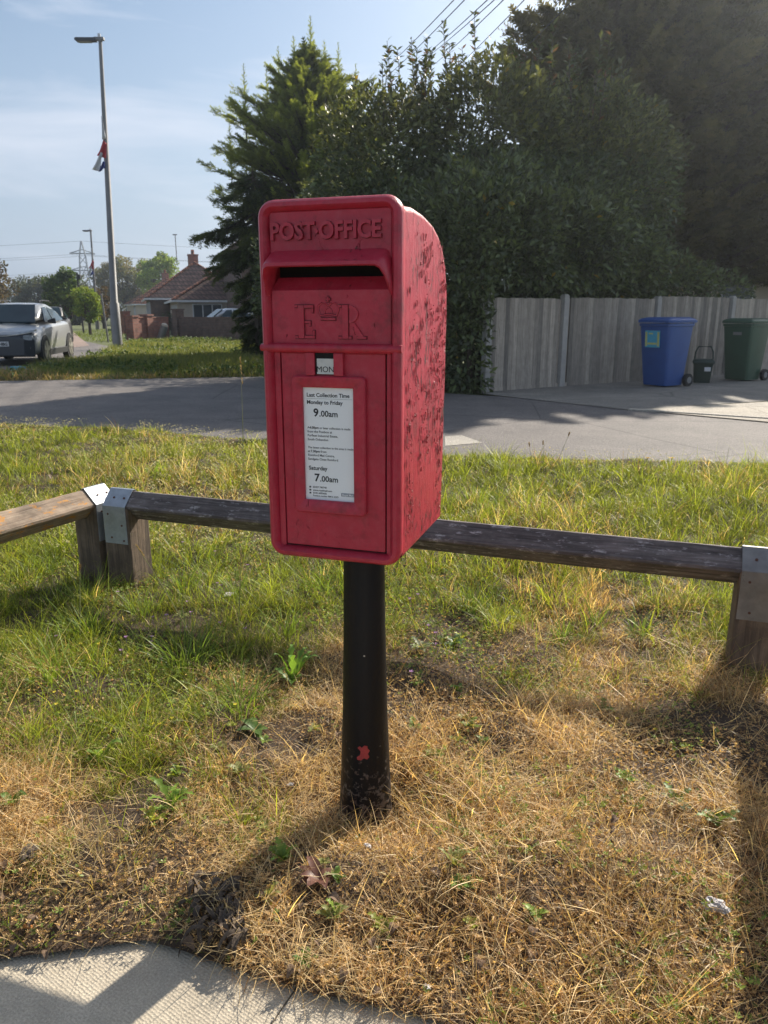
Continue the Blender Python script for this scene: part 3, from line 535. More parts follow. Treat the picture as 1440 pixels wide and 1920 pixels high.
# maker's marks cast low on the door
for its in ([('POST', -0.078, 1.060, 0.0085, 0.0, 'CENTER'), ('OFFICE', -0.078, 1.045, 0.0085, 0.0, 'CENTER')], [('LOST', 0.030, 0.7085, 0.0075, 0.02, 'CENTER'), ('MACHAN', 0.030, 0.6975, 0.0070, 0.02, 'CENTER')], [('0', -0.02, 0.6985, 0.009, 0.0, 'CENTER')]):
    mk = textmesh(its, 0.0006); mk.v = [(x, 0.0092 + y, z) for x, y, z in mk.v]; mk.build('cast_mark', M_RED, door)
# post
PX, PY = 0.034, 0.100
po = MB(); seg = 40; loops = []
for z, r_ in ((-0.08, 0.067), (-0.02, 0.0645), (0.10, 0.0585), (0.25, 0.0525), (0.45, 0.0480), (0.668, 0.0450)):
    loops.append([(PX + r_ * math.cos(2 * math.pi * q / seg), PY + r_ * math.sin(2 * math.pi * q / seg), z) for q in range(seg)])
po.loft(loops); po = po.build('post', M_BLACKPOST, pb, smooth=True)
# a bare patch where the black paint has come off
def patch(th0, z0, pts, name, mat, parent):
    m_ = MB(); P = []
    for a_, b_ in pts:
        zz = z0 + b_; r_ = float(np.interp(zz, (0.10, 0.25, 0.45, 0.668), (0.0585, 0.0525, 0.0480, 0.0450))) + 0.0008; th = th0 + a_ / r_
        P.append((PX + r_ * math.cos(th), PY + r_ * math.sin(th), zz))
    c_ = np.mean(P, axis=0); m_.add([tuple(c_ + (np.array([c_[0] - PX, c_[1] - PY, 0]) * 0.02))] + P, [(0, i + 1, (i + 1) % len(P) + 1) for i in range(len(P))])
    return m_.build(name, mat, parent, solid=0.0006)
patch(R(-78), 0.175, [(-0.012, -0.018), (-0.004, -0.019), (0.004, -0.013), (0.011, -0.016), (0.016, -0.010), (0.013, -0.002), (0.017, 0.006), (0.012, 0.012), (0.012, 0.018), (0.004, 0.019), (-0.001, 0.013), (-0.006, 0.017), (-0.011, 0.012), (-0.004, 0.004), (-0.005, -0.006), (-0.013, -0.012)], 'bare_patch', M_REDFLAKE, po)
patch(R(-72), 0.415, [(0.0022 * math.cos(t), 0.0022 * math.sin(t)) for t in np.linspace(0, 5.6, 7)], 'paint_fleck', M_RENDER, po)

# ================================================================== KNEE RAILS
def birdsmouth_post(root, x, y, rz, h=0.385, w=0.064, strap=True, dirty=False, name='post'):
    """post with V notch; local X runs along the rail"""
    M_ = Matrix.Translation((x, y, 0)) @ Matrix.Rotation(rz, 4, 'Z'); m_ = MB()
    pl = [(-w, -0.25), (w, -0.25), (w, h), (0, h - w), (-w, h)]     # (y,z) profile
    m_.loft([[M_ @ Vector((-w, a_, b_)) for a_, b_ in pl], [M_ @ Vector((w, a_, b_)) for a_, b_ in pl]])
    p_ = m_.build(name, M_POSTWOOD, root, bevel=0.003)
    if strap:
        c_ = 0.004; q = w + 0.0025; tz = h + w + 0.002
        outl = [(-q, h - 0.155), (-q, h + 0.004), (-0.006, tz), (0.006, tz), (q, h + 0.004), (q, h - 0.155)]
        inn = [(q - 0.002, h - 0.155), (q - 0.002, h + 0.003), (0.005, tz - 0.002), (-0.005, tz - 0.002), (-q + 0.002, h + 0.003), (-q + 0.002, h - 0.155)]
        s_ = MB(); P = outl + inn
        n_ = len(outl)
        for i in range(n_ - 1):
            o0, o1, i0, i1 = outl[i], outl[i + 1], inn[n_ - 1 - i], inn[n_ - 2 - i]
            s_.loft([[M_ @ Vector((-w + 0.004, *o0)), M_ @ Vector((-w + 0.004, *o1)), M_ @ Vector((-w + 0.004, *i1)), M_ @ Vector((-w + 0.004, *i0))],
                     [M_ @ Vector((w - 0.012, *o0)), M_ @ Vector((w - 0.012, *o1)), M_ @ Vector((w - 0.012, *i1)), M_ @ Vector((w - 0.012, *i0))]])
        st = s_.build('strap', M_GALVDIRTY if dirty else M_GALV, root)
        nl = MB()
        for u_, v_ in ((-0.035, h - 0.03), (0.03, h - 0.075), (-0.025, h - 0.13), (0.035, h - 0.14)):
            a_ = M_ @ Vector((u_, -q - 0.002, v_)); b_ = M_ @ Vector((u_, -q + 0.002, v_)); nl.tube([a_, b_], 0.0042, 10); nl.build('nail', M_RUST, st); nl = MB()
        for u_ in (-0.02, 0.03):
            c1 = Vector((u_, -q * 0.55, h + 0.004 + (tz - h) * 0.45)); nn = Vector((0, -0.7, 0.7)); nl.tube([M_ @ (c1 - nn * 0.003), M_ @ (c1 + nn * 0.004)], 0.0045, 10); nl.build('nail', M_RUST, st); nl = MB()
    return p_
def rail(root, A, B, h=0.385, w=0.062, mat=M_RAILDARK):
    """square bar set on its corner; own local frame so the grain runs along it"""
    A, B = Vector((*A, h)), Vector((*B, h)); L = (B - A).length; m_ = MB(); loops = []; n_ = 40
    for i in range(n_ + 1):
        x = L * i / n_; P = []
        for a_ in (0, 90, 180, 270):
            for da, rr_ in ((-5, 0.93), (5, 0.93)):
                t = R(a_ + da); r_ = w * rr_ * (1 + 0.018 * (random.random() - 0.5)) + 0.001
                P.append((x, r_ * math.cos(t), r_ * math.sin(t)))
        loops.append(P)
    m_.loft(loops); o = m_.build('rail', mat, root, smooth=False)
    o.location = A; o.rotation_euler = (0, 0, math.atan2(B.y - A.y, B.x - A.x)); return o
kr = thing('knee_rail', 'dark weathered timber knee rail with galvanised straps running behind the post box', 'knee rail', (-1.085, 3.03, 0))
rd = Vector((2.265, -0.815, 0)).normalized(); ra = math.atan2(rd.y, rd.x)
PA, PB_ = Vector((-1.085, 3.03, 0)), Vector((1.180, 2.215, 0))
off = -kr.location
def sub(v): return (v[0] - kr.location.x, v[1] - kr.location.y)
birdsmouth_post(kr, *sub(PA), ra)
birdsmouth_post(kr, *sub(PB_), ra, dirty=True)
rail(kr, sub(PA - rd * 0.05), sub(PB_ + rd * 0.062))
d2 = Vector((-0.39, -0.92, 0)).normalized(); q0 = PB_ + Vector((0.15, 0.05, 0)); q1 = q0 + d2 * 1.9
rail(kr, sub(q0 - d2 * 0.02), sub(q1 + d2 * 0.05), h=0.385); birdsmouth_post(kr, *sub(q1), math.atan2(-d2.y, -d2.x))
kl = thing('knee_rail', 'sunlit timber knee rail with orange lichen on its upper face', 'knee rail', (-1.226, 3.08, 0))
dl = Vector((-0.43, -0.903, 0)).normalized(); al = math.atan2(-dl.y, -dl.x); PC = Vector((-1.226, 3.080, 0))
def subl(v): return (v[0] - kl.location.x, v[1] - kl.location.y)
birdsmouth_post(kl, *subl(PC), al); rail(kl, subl(PC + dl * 1.9), subl(PC - dl * 0.06), mat=M_RAILLICHEN); birdsmouth_post(kl, *subl(PC + dl * 1.85), al)

# ================================================================== BINS, FENCE
def wheelie_bin(label, loc, rz, mat, h=1.07):
    t = thing('wheelie_bin', label, 'wheelie bin', loc, rz)
    b_ = MB(); zt = h - 0.10
    def lp(w, d0, d1, z, r=0.05): 
        P = []
        for cx, cy, a0 in ((w - r, d1 - r, 0), (-w + r, d1 - r, 90), (-w + r, d0 + r, 180), (w - r, d0 + r, 270)):
            for q in range(4): a_ = R(a0 + 30 * q); P.append((cx + r * math.cos(a_), cy + r * math.sin(a_), z))
        return P
    b_.loft([lp(0.215, -0.20, 0.22, 0.02), lp(0.22, -0.215, 0.24, 0.08), lp(0.275, -0.31, 0.29, zt - 0.06), lp(0.275, -0.31, 0.29, zt - 0.055), lp(0.290, -0.325, 0.305, zt - 0.05), lp(0.290, -0.325, 0.305, zt - 0.01)])
    b_.build('bin_body', mat, t, smooth=True)
    l_ = MB(); l_.loft([lp(0.300, -0.345, 0.33, zt), lp(0.302, -0.347, 0.33, zt + 0.035), lp(0.28, -0.32, 0.32, zt + 0.06), lp(0.20, -0.24, 0.28, zt + 0.085)]); l_.build('lid', mat, t, smooth=True)
    hn = MB(); hn.tube([(-0.24, 0.31, zt), (-0.24, 0.39, zt + 0.02), (0.24, 0.39, zt + 0.02), (0.24, 0.31, zt)], 0.017, 8); hn.build('handle', mat, t, smooth=True)
    ax = MB(); ax.tube([(-0.25, 0.27, 0.10), (0.25, 0.27, 0.10)], 0.012, 8); ax.build('axle', M_RUBBER, t)
    for sx in (-1, 1):
        w_ = MB(); w_.tube([(sx * 0.235, 0.27, 0.10), (sx * 0.29, 0.27, 0.10)], 0.10, 24); w_ = w_.build('wheel', M_RUBBER, t, smooth=True)
        u_ = MB(); u_.tube([(sx * 0.288, 0.27, 0.10), (sx * 0.296, 0.27, 0.10)], 0.052, 16); u_.build('hub', M_GREYHUB, w_)
    return t
bb = G(1252, 727); blue = wheelie_bin('blue wheelie bin with a cyan and yellow sticker standing before the timber fence', (bb.x, bb.y + 0.28, 0.006), R(-56), M_BLUEBIN, 1.10); blue.scale = (1.06, 1.06, 1.02)
st = MB(); st.box(-0.17, 0.09, -0.012, 0, 0.0, 0.26); st = st.build('sticker', M_STICKER, blue); st.location = (0.03, -0.300, 0.62); st.rotation_euler = (R(5), 0, 0)
y_ = MB()
for x0_, x1_, z0_, z1_ in ((-0.165, -0.13, 0.02, 0.24), (0.05, 0.085, 0.02, 0.24), (-0.12, 0.04, 0.045, 0.075), (-0.10, -0.03, 0.205, 0.225)): y_.box(x0_, x1_, -0.015, -0.011, z0_, z1_)
y_.build('sticker_print', M_YELLOW, st)
gb = G(1404, 716); green = wheelie_bin('large dark green wheelie bin at the right before the timber fence', (gb.x, gb.y + 0.30, 0.006), R(-56), M_GREENBIN, 1.10)
gl = MB(); gl.box(-0.08, 0.08, -0.006, 0, 0.0, 0.05); gl = gl.build('faded_mark', M_GREYHUB, green); gl.location = (0.02, -0.315, 0.80); gl.rotation_euler = (R(5), 0, 0)
cb = G(1322, 719); cd = thing('food_caddy', 'small dark green food waste caddy with raised handle between the two wheelie bins', 'food caddy', (cb.x, cb.y + 0.16, 0.006), R(-20))
c_ = MB(); c_.loft([rr(0.135, 0.0, 0.0005, 0)] * 1) if False else None
def sq(w, d, z, r=0.03):
    P = []
    for cx, cy, a0 in ((w - r, d - r, 0), (-w + r, d - r, 90), (-w + r, -d + r, 180), (w - r, -d + r, 270)):
        for q in range(4): a_ = R(a0 + 30 * q); P.append((cx + r * math.cos(a_), cy + r * math.sin(a_), z))
    return P
c_.loft([sq(0.13, 0.11, 0.0), sq(0.155, 0.13, 0.30), sq(0.165, 0.14, 0.33)]); c_.build('caddy_body', M_DKGREEN, cd, smooth=True)
c_ = MB(); c_.loft([sq(0.175, 0.15, 0.33), sq(0.178, 0.153, 0.36), sq(0.15, 0.13, 0.40)]); c_.build('lid', M_DKGREEN, cd, smooth=True)
c_ = MB(); c_.tube([(-0.15, 0, 0.36), (-0.14, 0.02, 0.52), (-0.10, 0.03, 0.61), (0.10, 0.03, 0.61), (0.14, 0.02, 0.52), (0.15, 0, 0.36)], 0.014, 8); c_.build('handle', M_DKGREEN, cd, smooth=True)
c_ = MB(); c_.box(0.02, 0.12, -0.152, -0.144, 0.20, 0.27); c_.build('sticker', M_WHITE, cd)

fA, fB = Vector((1.55, 11.62, 0)), Vector((9.9, 17.1, 0)); fd = (fB - fA).normalized(); fL = (fB - fA).length; fang = math.atan2(fd.y, fd.x)
fe = thing('timber_fence', 'grey closeboard timber fence with concrete posts behind the wheelie bins', 'fence', fA, fang)
bays = [0.0, 1.62, 3.95, 6.2, 8.4, fL]; hts = [1.40, 1.42, 1.47, 1.45, 1.45]
for i in range(5):
    m_ = MB(); k0 = math.ceil((bays[i] + 0.06) / 0.088)
    while (k0 + 1) * 0.088 < bays[i + 1] - 0.05:
        x = k0 * 0.088 + 0.004; w_ = 0.077; lean = random.uniform(-0.002, 0.002); tp_ = random.uniform(-0.008, 0.006); yo = random.uniform(-0.004, 0.004)
        m_.loft([[(x, -0.016 + yo, 0.05), (x + w_, -0.030 + yo, 0.05), (x + w_, -0.014 + yo, 0.05), (x, -0.004 + yo, 0.05)], [(x + lean, -0.016 + yo, hts[i] + tp_), (x + w_ + lean, -0.030 + yo, hts[i] + tp_), (x + w_ + lean, -0.014 + yo, hts[i] + tp_), (x + lean, -0.004 + yo, hts[i] + tp_)]])
        k0 += 1
    m_.box(bays[i] + 0.06, bays[i + 1] - 0.06, 0.004, 0.010, 0.05, hts[i] - 0.02)
    m_.build('fence_panel', M_FENCE, fe)
    g_ = MB(); g_.box(bays[i] + 0.06, bays[i + 1] - 0.06, -0.03, 0.01, -0.02, 0.06); g_.build('gravel_board', M_FENCE, fe)
    for zz_ in (0.3, 1.1):
        g_ = MB(); g_.box(bays[i] + 0.06, bays[i + 1] - 0.06, 0.012, 0.05, zz_, zz_ + 0.08); g_.build('fence_rail', M_FENCE, fe)
for i, x in enumerate(bays):
    p_ = MB(); p_.loft([sq(0.055, 0.055, -0.1, 0.008), sq(0.055, 0.055, 1.44, 0.008), sq(0.035, 0.035, 1.47, 0.008)]); p_ = p_.build('fence_post', M_FENCEPOST, fe, loc=(x, -0.015, 0.0 if i < 3 else 0.03))

# ================================================================== TREES
def limb_tubes(mb, base, tips, r0, rnd_=0.15):
    for t in tips:
        b_ = Vector(base); t = Vector(t); m1 = b_.lerp(t, 0.4) + Vector((random.uniform(-1, 1), random.uniform(-1, 1), 0.5)) * rnd_ * (t - b_).length
        mb.tube([b_, m1, t], [r0, r0 * 0.6, r0 * 0.15], 6)
def broadleaf(name, label, cat, x, y, H, rad, z0, n, size, base, base2=None, clumps=60, clump_r=0.28, trunk_r=0.15, sparse=0.0, mat=None, group=None, droop=0.0, squash=1.0):
    """tree with a clumpy crown: z0 = bottom of crown"""
    t = thing(name, label, cat, (x, y, 0), 0, group)
    cz = (H + z0) / 2; hz = (H - z0) / 2
    u = unit(clumps); rr_ = rnd(clumps, 0.35, 1.0) ** 0.6
    cc = u * rr_[:, None] * np.array([rad, rad * squash, hz]) * 0.88 + np.array([0, 0, cz])
    cr = clump_r * rad * rnd(clumps, 0.6, 1.3)
    k = RNG.integers(0, clumps, n); off = unit(n); rr2 = rnd(n, 0.2, 1.0) ** 0.5
    pos = cc[k] + off * (cr[k] * rr2)[:, None] * np.array([1, 1, 0.8])
    d = off * 0.8 + unit(n) * 0.8; d[:, 2] -= droop
    bright = rnd(clumps, 0.75, 1.2)[k]
    c = jitter(base, n, 0.2) * bright[:, None]
    if base2 is not None:
        s_ = RNG.random(clumps)[k] < 0.4; c[s_] = jitter(base2, int(s_.sum()), 0.2)
    V, Fc, Cc = scatter(leafv(0.55), LEAF_F, pos, frames(d, roll=rnd(n, 0, 6.28)), rnd(n, 0.7, 1.3) * size, c)
    npmesh('crown', V, Fc, mat or M_FARLEAF, t, Cc)
    tr = MB(); tr.tube([(0, 0, -0.1), (random.uniform(-.05, .05) * rad, 0, z0 * 0.6 + 0.3), (0, 0, cz), (0.03 * rad, 0, H - 0.2 * hz)], [trunk_r * 1.2, trunk_r, trunk_r * 0.6, trunk_r * 0.15], 8)
    limb_tubes(tr, (0, 0, max(0.4, z0 * 0.9)), [tuple(p) for p in cc[:14]], trunk_r * 0.5); tr.build('trunk', M_BARK, t, smooth=True)
    return t

def spray(n_side, L, nl, nw, droop=0.25, flat=0.3):
    """one conifer twig: thin needles / scales both sides of an axis along +Y"""
    V, Fc = [], []
    for i in range(n_side):
        t = (i + 0.3) / n_side; y = L * t; z = -droop * t * t * L; w = nl * (1 - 0.55 * t)
        for s_ in (-1, 1, 0):
            k = len(V); zz = random.uniform(-flat, flat) * w
            tipx, tipy = (s_ * w, y + w * 0.75) if s_ else (random.uniform(-.2, .2) * w, y + w)
            if s_ == 0: zz = w * 0.6
            dx, dy = tipx, tipy - y; ln = math.hypot(dx, dy) + 1e-6; px, py = -dy / ln * nw, dx / ln * nw
            V += [(-px, y - py, z), (px, y + py, z), (tipx + px * .4, tipy + py * .4, z + zz), (tipx - px * .4, tipy - py * .4, z + zz)]
            Fc.append((k, k + 1, k + 2, k + 3))
    k = len(V); V += [(-nw * .5, 0, 0), (nw * .5, 0, 0), (nw * .2, L, -droop * L), (-nw * .2, L, -droop * L)]; Fc.append((k, k + 1, k + 2, k + 3))
    return V, Fc
def conifer(name, label, x, y, H, radf, n_br, per, sp, size, base, base2, z0=0.2, upturn=0.15, trunk_r=0.14, lean=0.0, seedleads=(), squash=1.0, group=None, drop=0.0):
    """branches round a trunk, sprays along every branch; radf(t) crown radius at relative height t"""
    t = thing(name, label, 'conifer', (x, y, 0), 0, group); P, D, Cc, Sc = [], [], [], []; tr = MB()
    tr.tube([(0, 0, -0.1), (0.02, 0, H * 0.4), (lean * 0.6, 0, H * 0.75), (lean, 0, H)], [trunk_r, trunk_r * 0.75, trunk_r * 0.35, 0.01], 8)
    for i in range(n_br):
        f = z0 + (1 - z0) * ((i + random.random()) / n_br); a_ = random.random() * 2 * math.pi; Rr = radf(f) * (random.uniform(0.55, 1.0) if random.random() < 0.8 else random.uniform(1.0, 1.25))
        o = Vector((lean * f, 0, H * f)); tip = o + Vector((math.cos(a_) * Rr, math.sin(a_) * Rr * squash, Rr * (upturn + random.uniform(-0.15, 0.2)) - drop * Rr)); mid = o.lerp(tip, 0.5) + Vector((0, 0, -0.06 * Rr))
        if Rr > 0.5: tr.tube([o, mid, tip], [0.028 * Rr ** 0.5, 0.018 * Rr ** 0.5, 0.004], 5)
        m = max(3, int(per * (Rr + 0.15))); s_ = (RNG.random(m) ** 0.62)[:, None]
        a0, a1, a2 = np.array(o), np.array(mid), np.array(tip)
        p = a0 * (1 - s_) ** 2 + 2 * a1 * s_ * (1 - s_) + a2 * s_ ** 2
        dirn = (a2 - a0) / (np.linalg.norm(a2 - a0) + 1e-6); d = dirn[None] * 1.1 + unit(m) * 0.6; d[:, 2] += upturn * 0.8 - drop
        P.append(p + unit(m) * 0.045 * (0.4 + Rr * .4)); D.append(d); Sc.append(rnd(m, 0.65, 1.3) * (1.1 - 0.35 * s_[:, 0]) * size)
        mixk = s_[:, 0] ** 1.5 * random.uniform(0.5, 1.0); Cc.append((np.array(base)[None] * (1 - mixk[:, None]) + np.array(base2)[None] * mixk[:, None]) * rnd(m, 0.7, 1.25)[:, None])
    for (lx, ly, lz, ll) in seedleads:     # leaders sticking out of the top
        for q in range(int(ll * 34)):
            s_ = q / (ll * 34); a_ = q * 2.4; P.append(np.array([[lx, ly, lz + ll * s_]])); D.append(np.array([[math.cos(a_), math.sin(a_), 1.0]])); Sc.append(np.array([size * (1.15 - 0.95 * s_)])); Cc.append(np.array([base2]) * 1.0)
        tr.tube([(lx, ly, lz - 0.5), (lx, ly, lz + ll)], [0.02, 0.004], 5)
    P, D, Cc, Sc = map(np.concatenate, (P, D, Cc, Sc)); n = len(P)
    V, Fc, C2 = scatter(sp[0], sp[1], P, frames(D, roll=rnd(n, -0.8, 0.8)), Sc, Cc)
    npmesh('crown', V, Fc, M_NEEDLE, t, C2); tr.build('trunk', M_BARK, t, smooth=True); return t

# laurel hedge at the corner
def laurel(label, x, y, blobs, n, size, shoots, name='laurel_bush', near=True):
    t = thing(name, label, 'laurel', (x, y, 0)); P, D = [], []
    B = np.array(blobs, float); vol = np.array([b_[3] * b_[5] for b_ in blobs]); k = RNG.choice(len(B), n, p=vol / vol.sum())
    u = unit(n); r_ = 1 - np.abs(RNG.normal(0, 0.16, n)); r_ = r_.clip(0.2, 1.04)
    lump = 1 + 0.10 * np.sin(u[:, 0] * 9 + k) * np.sin(u[:, 2] * 11 + k * 2) + 0.06 * np.sin(u[:, 1] * 17)
    pos = B[k][:, :3] + u * B[k][:, 3:6] * (r_ * lump)[:, None]; keep = pos[:, 2] > 0.02
    if near:
        wx, wy = pos[:, 0] + x, pos[:, 1] + y; keep &= ~((wx > 1.62) & (wy < 11.66 + (wx - 1.55) * 0.656 + 0.12) & (pos[:, 2] < 1.55)) & ~((wx > 1.9) & (wy < 11.5 + (wx - 1.55) * 0.656 - 0.1))
    pos, u = pos[keep], u[keep]; n = len(pos)
    d = u * 0.75 + unit(n) * 0.7; d[:, 2] += 0.05
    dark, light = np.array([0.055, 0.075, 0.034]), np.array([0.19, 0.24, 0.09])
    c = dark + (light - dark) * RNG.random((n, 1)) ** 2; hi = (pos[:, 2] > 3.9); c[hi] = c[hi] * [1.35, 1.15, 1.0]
    ye = RNG.random(n) < 0.004; c[ye] = (0.35, 0.25, 0.04)
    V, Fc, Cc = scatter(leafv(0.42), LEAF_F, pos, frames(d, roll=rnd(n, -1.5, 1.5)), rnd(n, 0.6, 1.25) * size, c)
    Vs, Fs, Cs = [V], [Fc], [Cc]; cnt = len(V); st_ = MB()
    for (sx, sy, sz, hgt) in shoots:     # upright leafy shoots with brown seed spikes
        lx, ly = random.uniform(-.18, .18), random.uniform(-.1, .1); top = Vector((sx + lx, sy + ly, sz + hgt)); b_ = Vector((sx, sy, sz - 0.4))
        st_.tube([b_, top], [0.012, 0.004], 5); m = int(hgt * 62); f = RNG.random(m) ** 0.8; a_ = rnd(m, 0, 6.28)
        p = np.array(b_)[None] * (1 - f[:, None]) + np.array(top)[None] * f[:, None]; dd = np.stack([np.cos(a_), np.sin(a_), rnd(m, 0.1, 1.3)], 1)
        c2 = np.array([[0.085, 0.105, 0.034]]) * rnd(m, 0.6, 1.4)[:, None]; c2[RNG.random(m) < 0.15] = (0.20, 0.11, 0.06)
        V2, F2, C2 = scatter(leafv(0.36), LEAF_F, p, frames(dd, roll=rnd(m, -1, 1)), rnd(m, 0.7, 1.15) * size * 1.05, c2); Vs.append(V2); Fs.append(F2 + cnt); Cs.append(C2); cnt += len(V2)
    npmesh('leaves', np.concatenate(Vs), np.concatenate(Fs), M_LEAF, t, np.concatenate(Cs))
    for b_ in blobs[:8]:
        st_.tube([(b_[0] * 0.5, b_[1] * 0.5, -0.05), (b_[0] * 0.8, b_[1] * 0.8, b_[2] * 0.6), (b_[0], b_[1], b_[2])], [0.06, 0.045, 0.015], 6)
    st_.build('stems', M_BARK, t); return t
lb = [(-0.9, 0.6, 1.4, 1.6, 1.4, 1.7), (-1.0, 0.8, 3.2, 1.25, 1.2, 1.35), (0.2, 0.3, 3.5, 1.3, 1.2, 1.45), (1.2, 0.9, 3.3, 1.3, 1.2, 1.45), (2.1, 1.5, 2.5, 1.1, 1.0, 1.4), (0.1, 0.0, 1.9, 1.35, 1.1, 1.5), (1.3, 0.6, 2.2, 1.5, 1.0, 0.9), (-0.15, -0.55, 0.75, 0.62, 0.55, 0.9), (-1.4, 0.2, 0.9, 1.2, 1.0, 1.1), (2.8, 2.0, 1.9, 1.0, 0.8, 0.9)]
lb = [((1.45 + b[0]) * 1.15 - 1.45, b[1] + 2.0, (b[2] - 1.15) * 1.15 + 1.15, b[3] * 1.12, b[4], b[5] * 1.12) if b[2] > 2.4 else b for b in lb] + [(2.6, 3.2, 3.5, 1.6, 1.3, 1.9), (-1.5, 2.2, 3.3, 1.3, 1.3, 1.7), (0.3, 1.6, 2.3, 1.7, 1.4, 1.6), (1.6, 1.9, 2.3, 1.6, 1.2, 1.5), (-1.2, 2.0, 2.0, 1.5, 1.4, 1.7)]
shoots = []
for _ in range(52):
    sx = random.uniform(-1.7, 2.4); zt_ = np.interp(sx, [-1.7, -1.2, -0.4, 0.5, 1.3, 2.4], [4.5, 4.65, 4.8, 4.85, 4.8, 4.6]); shoots.append(((1.45 + sx) * 1.15 - 1.45, random.uniform(2.0, 3.4), (zt_ - 1.5) * 1.15 + 1.15, random.uniform(0.4, 1.25)))
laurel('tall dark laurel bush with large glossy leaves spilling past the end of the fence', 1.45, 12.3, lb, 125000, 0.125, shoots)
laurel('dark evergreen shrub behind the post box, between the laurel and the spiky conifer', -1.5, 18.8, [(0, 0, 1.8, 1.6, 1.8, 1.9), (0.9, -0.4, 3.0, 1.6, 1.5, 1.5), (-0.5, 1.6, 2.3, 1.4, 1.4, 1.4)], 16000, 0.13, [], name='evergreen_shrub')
# spiky conifer left of the laurel
SP1 = spray(5, 1.0, 0.30, 0.055, 0.10, 0.5)
def rf(f): return float(np.interp(f, [0.05, 0.16, 0.33, 0.5, 0.66, 0.80, 0.90, 1.0], [0.9, 1.6, 2.35, 2.75, 2.5, 1.7, 0.85, 0.06]))
leads = [(-1.75, -0.4, 6.3, 1.6), (-0.85, 0.2, 7.0, 1.5), (0.1, 0.0, 7.9, 1.3), (0.85, 0.2, 7.1, 1.5), (-1.25, 0.5, 6.6, 1.4), (1.35, 0, 6.5, 1.5), (-2.3, 0, 5.2, 1.3), (0.45, 0.3, 7.5, 1.2), (-0.35, -.3, 7.3, 1.3), (1.9, 0, 5.6, 1.5)]
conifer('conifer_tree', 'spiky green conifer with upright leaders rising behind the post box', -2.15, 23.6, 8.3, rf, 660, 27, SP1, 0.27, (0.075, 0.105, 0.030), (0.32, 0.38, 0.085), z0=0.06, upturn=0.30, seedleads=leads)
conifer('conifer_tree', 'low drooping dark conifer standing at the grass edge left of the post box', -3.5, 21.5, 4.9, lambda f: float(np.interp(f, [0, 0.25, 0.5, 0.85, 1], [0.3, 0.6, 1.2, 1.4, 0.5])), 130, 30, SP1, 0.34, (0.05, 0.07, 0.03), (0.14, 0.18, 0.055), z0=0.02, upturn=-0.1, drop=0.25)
# tall cypresses behind the fence
SP2 = spray(4, 1.0, 0.38, 0.085, 0.35, 0.35)
def rc(f): return float(np.interp(f, [0.1, 0.2, 0.4, 0.7, 0.9, 1.0], [1.7, 2.5, 2.9, 2.7, 1.9, 0.6]))
cyp = [(5.7, 19.8, 8.7, 'tall dark cypress nearest the laurel, its feathery top leaning left'), (8.6, 21.0, 10.2, 'tallest dark cypress behind the fence, above the blue bin'), (11.6, 22.6, 10.2, 'dark cypress with a bare trunk behind the green bin at the right edge'), (14.6, 24.5, 9.4, 'dark cypress beyond the right edge of the fence')]
for i, (x, y, h, lab) in enumerate(cyp):
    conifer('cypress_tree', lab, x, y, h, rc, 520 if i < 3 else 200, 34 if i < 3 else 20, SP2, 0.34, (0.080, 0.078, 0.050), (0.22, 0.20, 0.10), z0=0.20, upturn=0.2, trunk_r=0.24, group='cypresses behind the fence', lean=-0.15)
laurel('low leafy shrub growing over the top of the fence behind the blue bin', 5.2, 15.0, [(0, 0, 1.5, 1.2, 0.7, 0.85), (-1.4, -0.6, 1.5, 1.1, 0.7, 0.9), (1.3, 0.8, 1.4, 1.0, 0.7, 0.7)], 9000, 0.12, [], name='leafy_shrub')
# pale house glimpsed behind the cypresses
ph = thing('rendered_house', 'pale rendered house glimpsed between the cypress trunks', 'house', (11.5, 27, 0), R(20))
m_ = MB(); m_.box(-5, 5, -4, 4, 0, 4.6); m_.build('wall', M_RENDER, ph); m_ = MB(); m_.loft([[(-5.3, -4.3, 4.6), (5.3, -4.3, 4.6), (5.3, 4.3, 4.6), (-5.3, 4.3, 4.6)], [(-2, -0.1, 7), (2, -0.1, 7), (2, 0.1, 7), (-2, 0.1, 7)]]); m_.build('roof', M_TILE, ph)
for x in (-3, 0, 3):
    m_ = MB(); m_.box(x - .6, x + .6, -4.06, -4.0, 1.0, 2.2); w_ = m_.build('window', M_WPAINT, ph); m_ = MB(); m_.box(x - .52, x + .52, -4.08, -4.06, 1.08, 2.12); m_.build('pane', M_GLASS, w_)

# far trees at the left
broadleaf('dark_tree', 'dark brownish tree at the far left edge above the grey car', 'tree', -29.5, 56, 5.4, 3.0, 0.6, 9000, 0.24, (0.085, 0.072, 0.045), (0.12, 0.095, 0.06), 90, 0.25, 0.2)
broadleaf('bushy_tree', 'bright low bush behind the grey car at the left edge', 'bush', -27.2, 50, 2.1, 1.2, 0.2, 2500, 0.16, (0.08, 0.13, 0.03), None, 30)
broadleaf('distant_tree', 'hazy grey-green tree in the gap left of the round green tree', 'tree', -48, 108, 6.6, 4.0, 0.5, 8000, 0.34, (0.07, 0.085, 0.045), None, 70, 0.25, 0.25)
broadleaf('distant_tree', 'pale hazy tree touching the left side of the round green tree', 'tree', -42.6, 106, 7.2, 2.6, 0.4, 6000, 0.32, (0.085, 0.10, 0.05), None, 60, 0.3, 0.25)
broadleaf('round_tree', 'round dark green tree below the electricity pylon', 'tree', -23.4, 57, 4.6, 1.55, 0.7, 12000, 0.17, (0.075, 0.125, 0.030), (0.17, 0.24, 0.045), 70, 0.25, 0.16)
broadleaf('young_tree', 'small bright young tree on the grass left of the tall street lamp', 'tree', -17.6, 46, 2.75, 1.0, 0.75, 4500, 0.15, (0.26, 0.34, 0.06), (0.15, 0.22, 0.05), 45, 0.3, 0.08)
